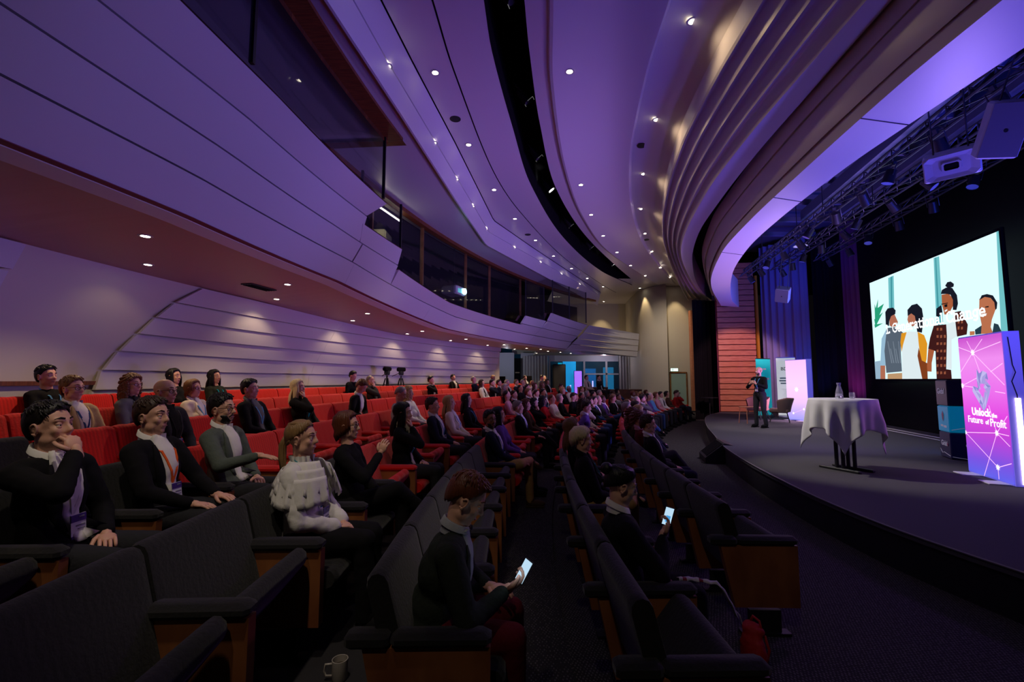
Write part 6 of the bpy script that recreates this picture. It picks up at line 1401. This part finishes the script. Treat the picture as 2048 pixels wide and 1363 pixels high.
# ============================================================ THINGS PEOPLE HOLD, AND ON THE FLOOR
GLOWP = mat('phone_glow', (0, 0, 0, 1), .2, emit=(.50, .72, .90, 1), estr=1.0)
def phone(owner, lp, n, up, label, icon=False):
    M = owner.matrix_basis; e = empty('phone', tuple(M @ Vector(lp)), label=label, cat='phone'); z = Vector(n).normalized(); y = Vector(up); y = (y-z*y.dot(z)).normalized(); x = y.cross(z)
    e.rotation_euler = Matrix((x, y, z)).transposed().to_euler()
    e.scale = (.8, .8, .8)
    MB().bbox((0, 0, 0), (.074, .148, .009), .003).build('body', M_DARK, e); MB().box((0, 0, .0052), (.066, .132, .002)).build('screen', GLOWP, e)
    if icon: MB().box((.004, -.02, .0068), (.036, .05, .001)).build('screen_picture', mat('phone_blue', (0, 0, 0, 1), emit=(.05, .28, .6, 1), estr=1.2), e)
    return e
phone(PM, (.705, -.075, .80), (-.62, -.62, .48), (.45, .1, .9), 'glowing phone in the hand of the man in the dark green jacket')
phone(BW, (.50, -.045, .955), (-.62, -.62, .48), (.25, .15, .95), 'glowing phone held up by the woman with the bun', True)
lamp('phone_screen_light', 'POINT', tuple(PM.matrix_basis @ Vector((.68, -.14, .84))), (0, 0, 0), .12, (.6, .8, 1), .04)
mug = empty('coffee_mug', (-.925, 2.585, .20), label='off-white coffee mug standing on the carpet behind the dark seats', cat='mug')
MB().lathe([(0, 0), (.036, 0), (.040, .01), (.042, .105), (.038, .105), (.036, .012), (0, .012)], n=24).build('cup', mat('mug_glaze', (.42, .38, .34, 1), .35), mug, smooth=30)
MB().lathe([(0, .07), (.0365, .07), (0, .071)], n=20).build('coffee', mat('coffee', (.05, .03, .015, 1), .2), mug)
MB().tube([(-.038, -.01, .085), (-.072, -.015, .085), (-.078, -.015, .05), (-.070, -.015, .028), (-.038, -.01, .025)], .006, 8).build('handle', mat('mug_glaze', (.42, .38, .34, 1), .35), mug, smooth=True)
bag = empty('red_backpack', (1.50, 2.98, 0), .3, label='crumpled red bag standing on the carpet by the front row end', cat='bag', scale=(.62, .62, .72))
m = MB(); m.ell((0, 0, .17), (.10, .15, .17), None, 16, 10); m.ell((.03, .03, .33), (.09, .12, .07), None, 14, 8); m.ell((0, -.03, .06), (.11, .15, .06), None, 14, 8)
remesh(m, .016, 'body', mat('red_cloth', rgb(170, 22, 20), .7, bump=.4, bscale=20), .03, 2, parent=bag)
m = MB(); m.tube([(.05, .09, .36), (.06, .05, .43), (.06, -.03, .42), (.06, -.06, .34)], .012, 6); m.tube([(.10, -.05, .3), (.14, -.06, .18), (.10, -.05, .05)], .014, 6); m.build('strap', mat('red_cloth', rgb(170, 22, 20), .7), bag, smooth=True)
sc_ = empty('patterned_scarf', (1.05, 2.72, .58), label='white and red patterned scarf lying across the knees of the woman with the bun', cat='scarf', scale=(.8, .8, .8))
m = MB(); rows = []
for i in range(30):
    t = i/29; x = lerp(-.12, .30, t); z = .10-.03*t - max(0, t-.62)**1.4*.95; y = .02*math.sin(t*7)
    rows.append([(x, y-.03+.008*math.sin(i*1.2), z), (x+.004, y-.01, z+.016+.006*math.sin(i*1.5)), (x, y+.035, z)])
m.loft(rows)
for p_i in range(len(m.f)): m.m[p_i] = 1 if (p_i//4) % 4 == 1 and p_i < 34 else 0
m.build('cloth', [mat('scarf_white', (.52, .48, .55, 1), .8, var=.4, vscale=60), mat('scarf_red', rgb(120, 24, 40), .8)], sc_, smooth=True).modifiers.new('t', 'SOLIDIFY').thickness = .004
m = MB()
for k in range(7): m.tube([(.30, -.03+k*.01, -.13), (.31+.004*k, -.035+k*.012, -.19)], .0025, 4)
m.build('fringe', mat('scarf_white', (.52, .48, .55, 1), .8), sc_)

# tripods with camera heads at the back wall
def tripod(loc, rz, label, ps):
    e = empty('camera_tripod', loc, rz, label=label, cat='tripod')
    for k in range(3): a = 2*PI*k/3+.4; MB().tube([(.05*math.cos(a), .05*math.sin(a), 1.15), (.36*math.cos(a), .36*math.sin(a), 0)], .022, 6).build('leg', M_DARK, e)
    MB().tube([(0, 0, .7), (0, 0, 1.25)], .028, 8).build('column', M_DARK, e); m = MB(); m.bbox((0, 0, 1.33), (.16, .14, .14), .02); m.tube([(0, -.09, 1.36), (0, .09, 1.36)], .05, 10); m.build('fluid_head', M_DARK, e)
    MB().bbox((0, 0, 1.46), (.30, .16, .14), .03).build('camera_plate', M_BLACK, e); MB().tube([(0, 0, 1.36), (-.30, ps*.10, 1.22)], .012, 6).build('pan_handle', M_DARK, e)
tripod((arc(37.75, 15.3)[0], 15.3, .70), 1.0, 'left one of two black camera tripods by the slatted wall', -1); tripod((arc(37.7, 16.0)[0], 16.0, .70), .4, 'right one of two black camera tripods by the slatted wall', 1)
# technicians' desk
td = empty('control_table', (-.2, 24.6, .70), -.55, label='long pale table with monitors at the back of the hall', cat='table')
MB().bbox((0, 0, .74), (4.6, .7, .05), .01).build('tabletop', mat('pale_table', (.3, .26, .22, 1), .6), td)
for sx in (-2.1, 0, 2.1): MB().box((sx, 0, .36), (.06, .6, .72)).build('leg', M_DARK, td)
for i, (x, wd, h, lab) in enumerate(((-1.25, .82, .56, 'largest black monitor at the left end of the control table'), (-.4, .42, .38, 'small black monitor beside the large one on the control table'), (1.2, .50, .40, 'black monitor at the right part of the control table'))):
    p = td.matrix_basis @ Vector((x, 0, .765)); e = empty('monitor', tuple(p), -.55, label=lab, cat='monitor')
    MB().bbox((0, 0, h/2+.14), (wd, .05, h), .01).build('screen', M_BLACK, e); MB().box((0, .02, .10), (.06, .04, .2)).build('stand', M_DARK, e); MB().box((0, .02, .01), (.26, .2, .02)).build('base', M_DARK, e)
for i, (x, y, tc, hc, v, lab) in enumerate(((.55, 23.6, 'char', 'brown', 0, 'technician in charcoal seated left at the control table'), (1.25, 23.4, 'grey', 'dark', 6, 'technician in grey seated in the middle of the control table'), (1.6, 24.2, 'black', 'light', 3, 'balding technician in black at the control table'), (3.5, 22.3, 'cream', 'dark', 0, 'person in a cream top standing out before the lobby glass'), (4.0, 22.1, 'char', 'dark', 4, 'person in charcoal in front of the lobby glass'))):
    if not LIB[v][1]: continue
    o = copy_tree(LIB[v][0]); o.location = (x, y, .70); o.rotation_euler = (0, 0, -.7); o['label'] = lab; o['group'] = 'people by the control table'; 
    for ch in o.children:
        b = ch.name.split('.')[0]
        if b in ('jacket', 'sweater', 'shirt') and b == specs[v]['top'] and ch.material_slots: ch.material_slots[0].link = 'OBJECT'; ch.material_slots[0].material = cloth(tc)

# ============================================================ DOWNLIGHTS
M_LENS = mat('downlight_lens', (1, 1, 1, 1), .3, emit=(1, .86, .66, 1), estr=22); M_RING = mat('downlight_ring', (.5, .48, .46, 1), .4)
dl0 = empty('downlight', (0, 0, 0)); MB().lathe([(.055, -.004), (.085, -.004), (.088, .004), (.055, .004), (.055, -.004)], n=20).build('trim_ring', M_RING, dl0, smooth=30); MB().lathe([(0, -.001), (.056, -.001)], n=20).build('lens', M_LENS, dl0)
nd = 0
def downlight(x, y, z, label, group, energy=0, spot=80, tgt=None, col=WARM, drop=.03):
    global nd
    o = dl0 if nd == 0 else copy_tree(dl0); nd += 1; o.location = (x, y, z-.005); o['label'] = label; o['category'] = 'downlight'; o['group'] = group
    if energy: lamp('downlight_beam', 'SPOT', (x, y, z-drop), tgt or (x, y, 0), energy, col, .04, spot, .6)
bpy.context.view_layer.update(); dg = bpy.context.evaluated_depsgraph_get()
def ceil_z(x, y, z0=5.2):
    h, p, *_ = scn.ray_cast(dg, Vector((x, y, z0)), Vector((0, 0, 1)))
    return p.z if h and p.z < 8.3 else 7.2
for i, y in enumerate((3.0, 5.92, 9.0, 12.05, 15.0, 17.9, 20.8, 23.8)):
    x = arc(36.5, y)[0]; downlight(x, y, ceil_z(x, y, 2.9), 'round downlight under the balcony, outer line, %s from the left' % ordn(i), 'downlights under the balcony', 115 if y > 5 else 30, 120)
for i, y in enumerate((4.4, 7.36, 10.5, 13.5, 16.4, 19.2, 21.9)):
    x = arc(37.75, y)[0]; downlight(x, y, ceil_z(x, y, 2.9), 'round downlight under the balcony, line by the slatted wall, %s from the left' % ordn(i), 'downlights by the slatted wall', 20 if y > 8 else 4, 110, (x-.40, y, 2.0), drop=.05)
for i, (x, y) in enumerate(((.14, 25), (.47, 27), (.75, 23.4), (1.56, 29), (1.9, 28), (2.06, 26), (3.7, 28.6), (2.9, 27.2))): downlight(x, y, min(ceil_z(x, y, 2.9), 3.6), 'round downlight in front of the lobby, %s from the left' % ordn(i), 'downlights by the lobby', 110, 120)
LA_ = ((-1.62, 5.3), (-1.38, 7.74), (-1.02, 10.26), (-.52, 12.8), (.1, 15.19), (.93, 17.6), (1.85, 19.9), (2.95, 22.2), (4.1, 24.4), (5.4, 26.6))
for i, (x, y) in enumerate(LA_): downlight(x, y, ceil_z(x, y), 'round downlight in the left ceiling panel, %s from the near end' % ordn(i), 'downlights of the left ceiling panel', 34 if 7 < y < 21 else 0, 60, (x-1.2, y, 0))
for i, (x, y) in enumerate(((1.01, 7.55), (1.91, 12.2), (2.59, 14.49), (3.42, 16.68), (4.45, 18.9), (5.6, 21.1), (6.9, 23.2))): downlight(x, y, ceil_z(x, y), 'round downlight between the two ceiling ridges, %s from the near end' % ordn(i), 'downlights between the ceiling ridges', 60 if 11 < y < 20 else 0, 70)
for i, (x, y) in enumerate(((2.64, 6.24), (2.92, 8.78), (3.38, 11.28), (4.01, 13.73), (4.85, 16.17), (5.79, 18.48), (6.9, 20.8), (8.1, 23.0))): downlight(x, y, ceil_z(x, y), 'round downlight beside the rolled ribs, %s from the near end' % ordn(i), 'downlights beside the ribs', 12, 150, (x+1.1, y-.1, 5.6), drop=.35)
for i, y in enumerate((7.0, 9.4, 11.2, 13.0, 15.0, 17.2, 19.4, 21.6, 24.0)):      # discs, plus spots added to imitate reflected glow on the sloping band
    x = R_l2.f(y)
    downlight(x-.04, y, 6.885, 'small downlight on the sloping ceiling band, %s from the near end' % ordn(i), 'downlights on the sloping band')
    lamp('band_glow_fill', 'SPOT', (x-.16, y+.1, 6.70), (lerp(R_l2.f(y+.9), R_l3.f(y+.9), .5), y+.9, 7.1), 3.0, (1, .76, .5), .05, 80, 1)
# scallops on the tall far walls
for i, (x, y, tx, ty) in enumerate(((7.75, 27.2, 8.1, 27.6), (9.6, 25.9, 9.75, 26.6), (6.5, 31.9, 6.5, 33.0))): downlight(x, y, ceil_z(x, y), 'downlight washing the tall cream wall, %s from the left' % ordn((1, 2, 0)[i]), 'wall washers at the far end', 130, 60, (tx, ty, 3.0), (1, .74, .40))
lamp('gallery_floor_light', 'POINT', (6.6, 32.3, 4.3), (0, 0, 0), 14, (1, .7, .35), .1)
# dark round ceiling loudspeakers
for i, (x, y) in enumerate(((-1.2, 9.2), (2.95, 9.9), (5.1, 16.9), (.6, 16.9))):
    e = empty('ceiling_speaker', (x, y, ceil_z(x, y)-.004), label='dark round recessed ceiling loudspeaker, %s from the near end' % ordn(i), cat='speaker', group='round ceiling loudspeakers')
    MB().lathe([(.0, -.004), (.10, -.004), (.10, .004)], n=20).build('grille', M_BLACK, e); MB().lathe([(.10, -.006), (.115, -.006), (.115, .004)], n=20).build('rim', M_DARK, e)
vt = empty('air_vent', (arc(37.2, 9.2)[0], 9.2, ceil_z(arc(37.2, 9.2)[0], 9.2, 2.9)-.012), -.2, label='dark rectangular air vent in the ceiling under the balcony', cat='vent')
MB().box((0, 0, 0), (.25, .7, .02)).build('frame', M_DARK, vt)
for k in range(4): MB().box((-.09+k*.06, 0, -.014), (.02, .64, .012)).build('slat', M_BLACK, vt)
# spotlights in the black ceiling slot
for i, (x, y, on) in enumerate(((-.08, 6.4, 0), (.25, 8.9, 0), (.60, 11.3, 0), (1.10, 13.3, 1), (2.10, 16.5, 0), (3.35, 19.3, 0), (4.95, 22.2, 1))):
    e = empty('slot_spotlight', (x, y, 7.62), label='black theatre spotlight in the ceiling slot, %s from the near end%s' % (ordn(i), ', switched on' if on else ', unlit'), cat='spotlight', group='spotlights in the ceiling slot')
    e.rotation_euler = (-.25, .62, 2.75)
    MB().tube([(0, 0, .16), (0, 0, -.16)], [.09, .115], 12, cap=False).build('can', M_CAN, e, smooth=30); MB().tube([(0, -.13, 0), (0, -.13, .28), (0, .13, .28), (0, .13, 0)], .012, 5).build('yoke', M_PIPE, e)
    MB().lathe([(0, -.15), (.09, -.15)], n=16).build('lens', mat('spot_on', (1, 1, 1, 1), emit=(1, .97, .9, 1), estr=40) if on else mat('spot_off', (.6, .6, .6, 1), .08, .9), e)
    m = MB(); m.tube([(-.11, -.08, -.17), (-.11, .08, -.17), (.02, .12, -.18)], .006, 4); m.tube([(.10, -.06, -.17), (.10, .05, -.17)], .006, 4); m.build('lamp_frame', mat('bright_metal', (.8, .8, .8, 1), .15, 1, emit=(.5, .5, .5, 1), estr=.25), e)
    lens_o = e
lamp('slot_spot_beam', 'SPOT', (1.05, 13.2, 7.3), (-3.4, 9.3, .9), 700, (1, .80, .60), .08, 34, .7)
lamp('slot_spot_beam', 'SPOT', (2.0, 16.3, 7.3), (-2.0, 15.0, .9), 700, (1, .80, .60), .08, 34, .7)
lamp('slot_spot_beam', 'SPOT', (.55, 11.0, 7.3), (-3.3, 5.4, .9), 420, (1, .80, .60), .08, 30, .8)
lamp('slot_spot_beam', 'SPOT', (-.1, 6.2, 7.3), (-1.9, 3.2, .9), 60, (1, .84, .62), .08, 46, .9)
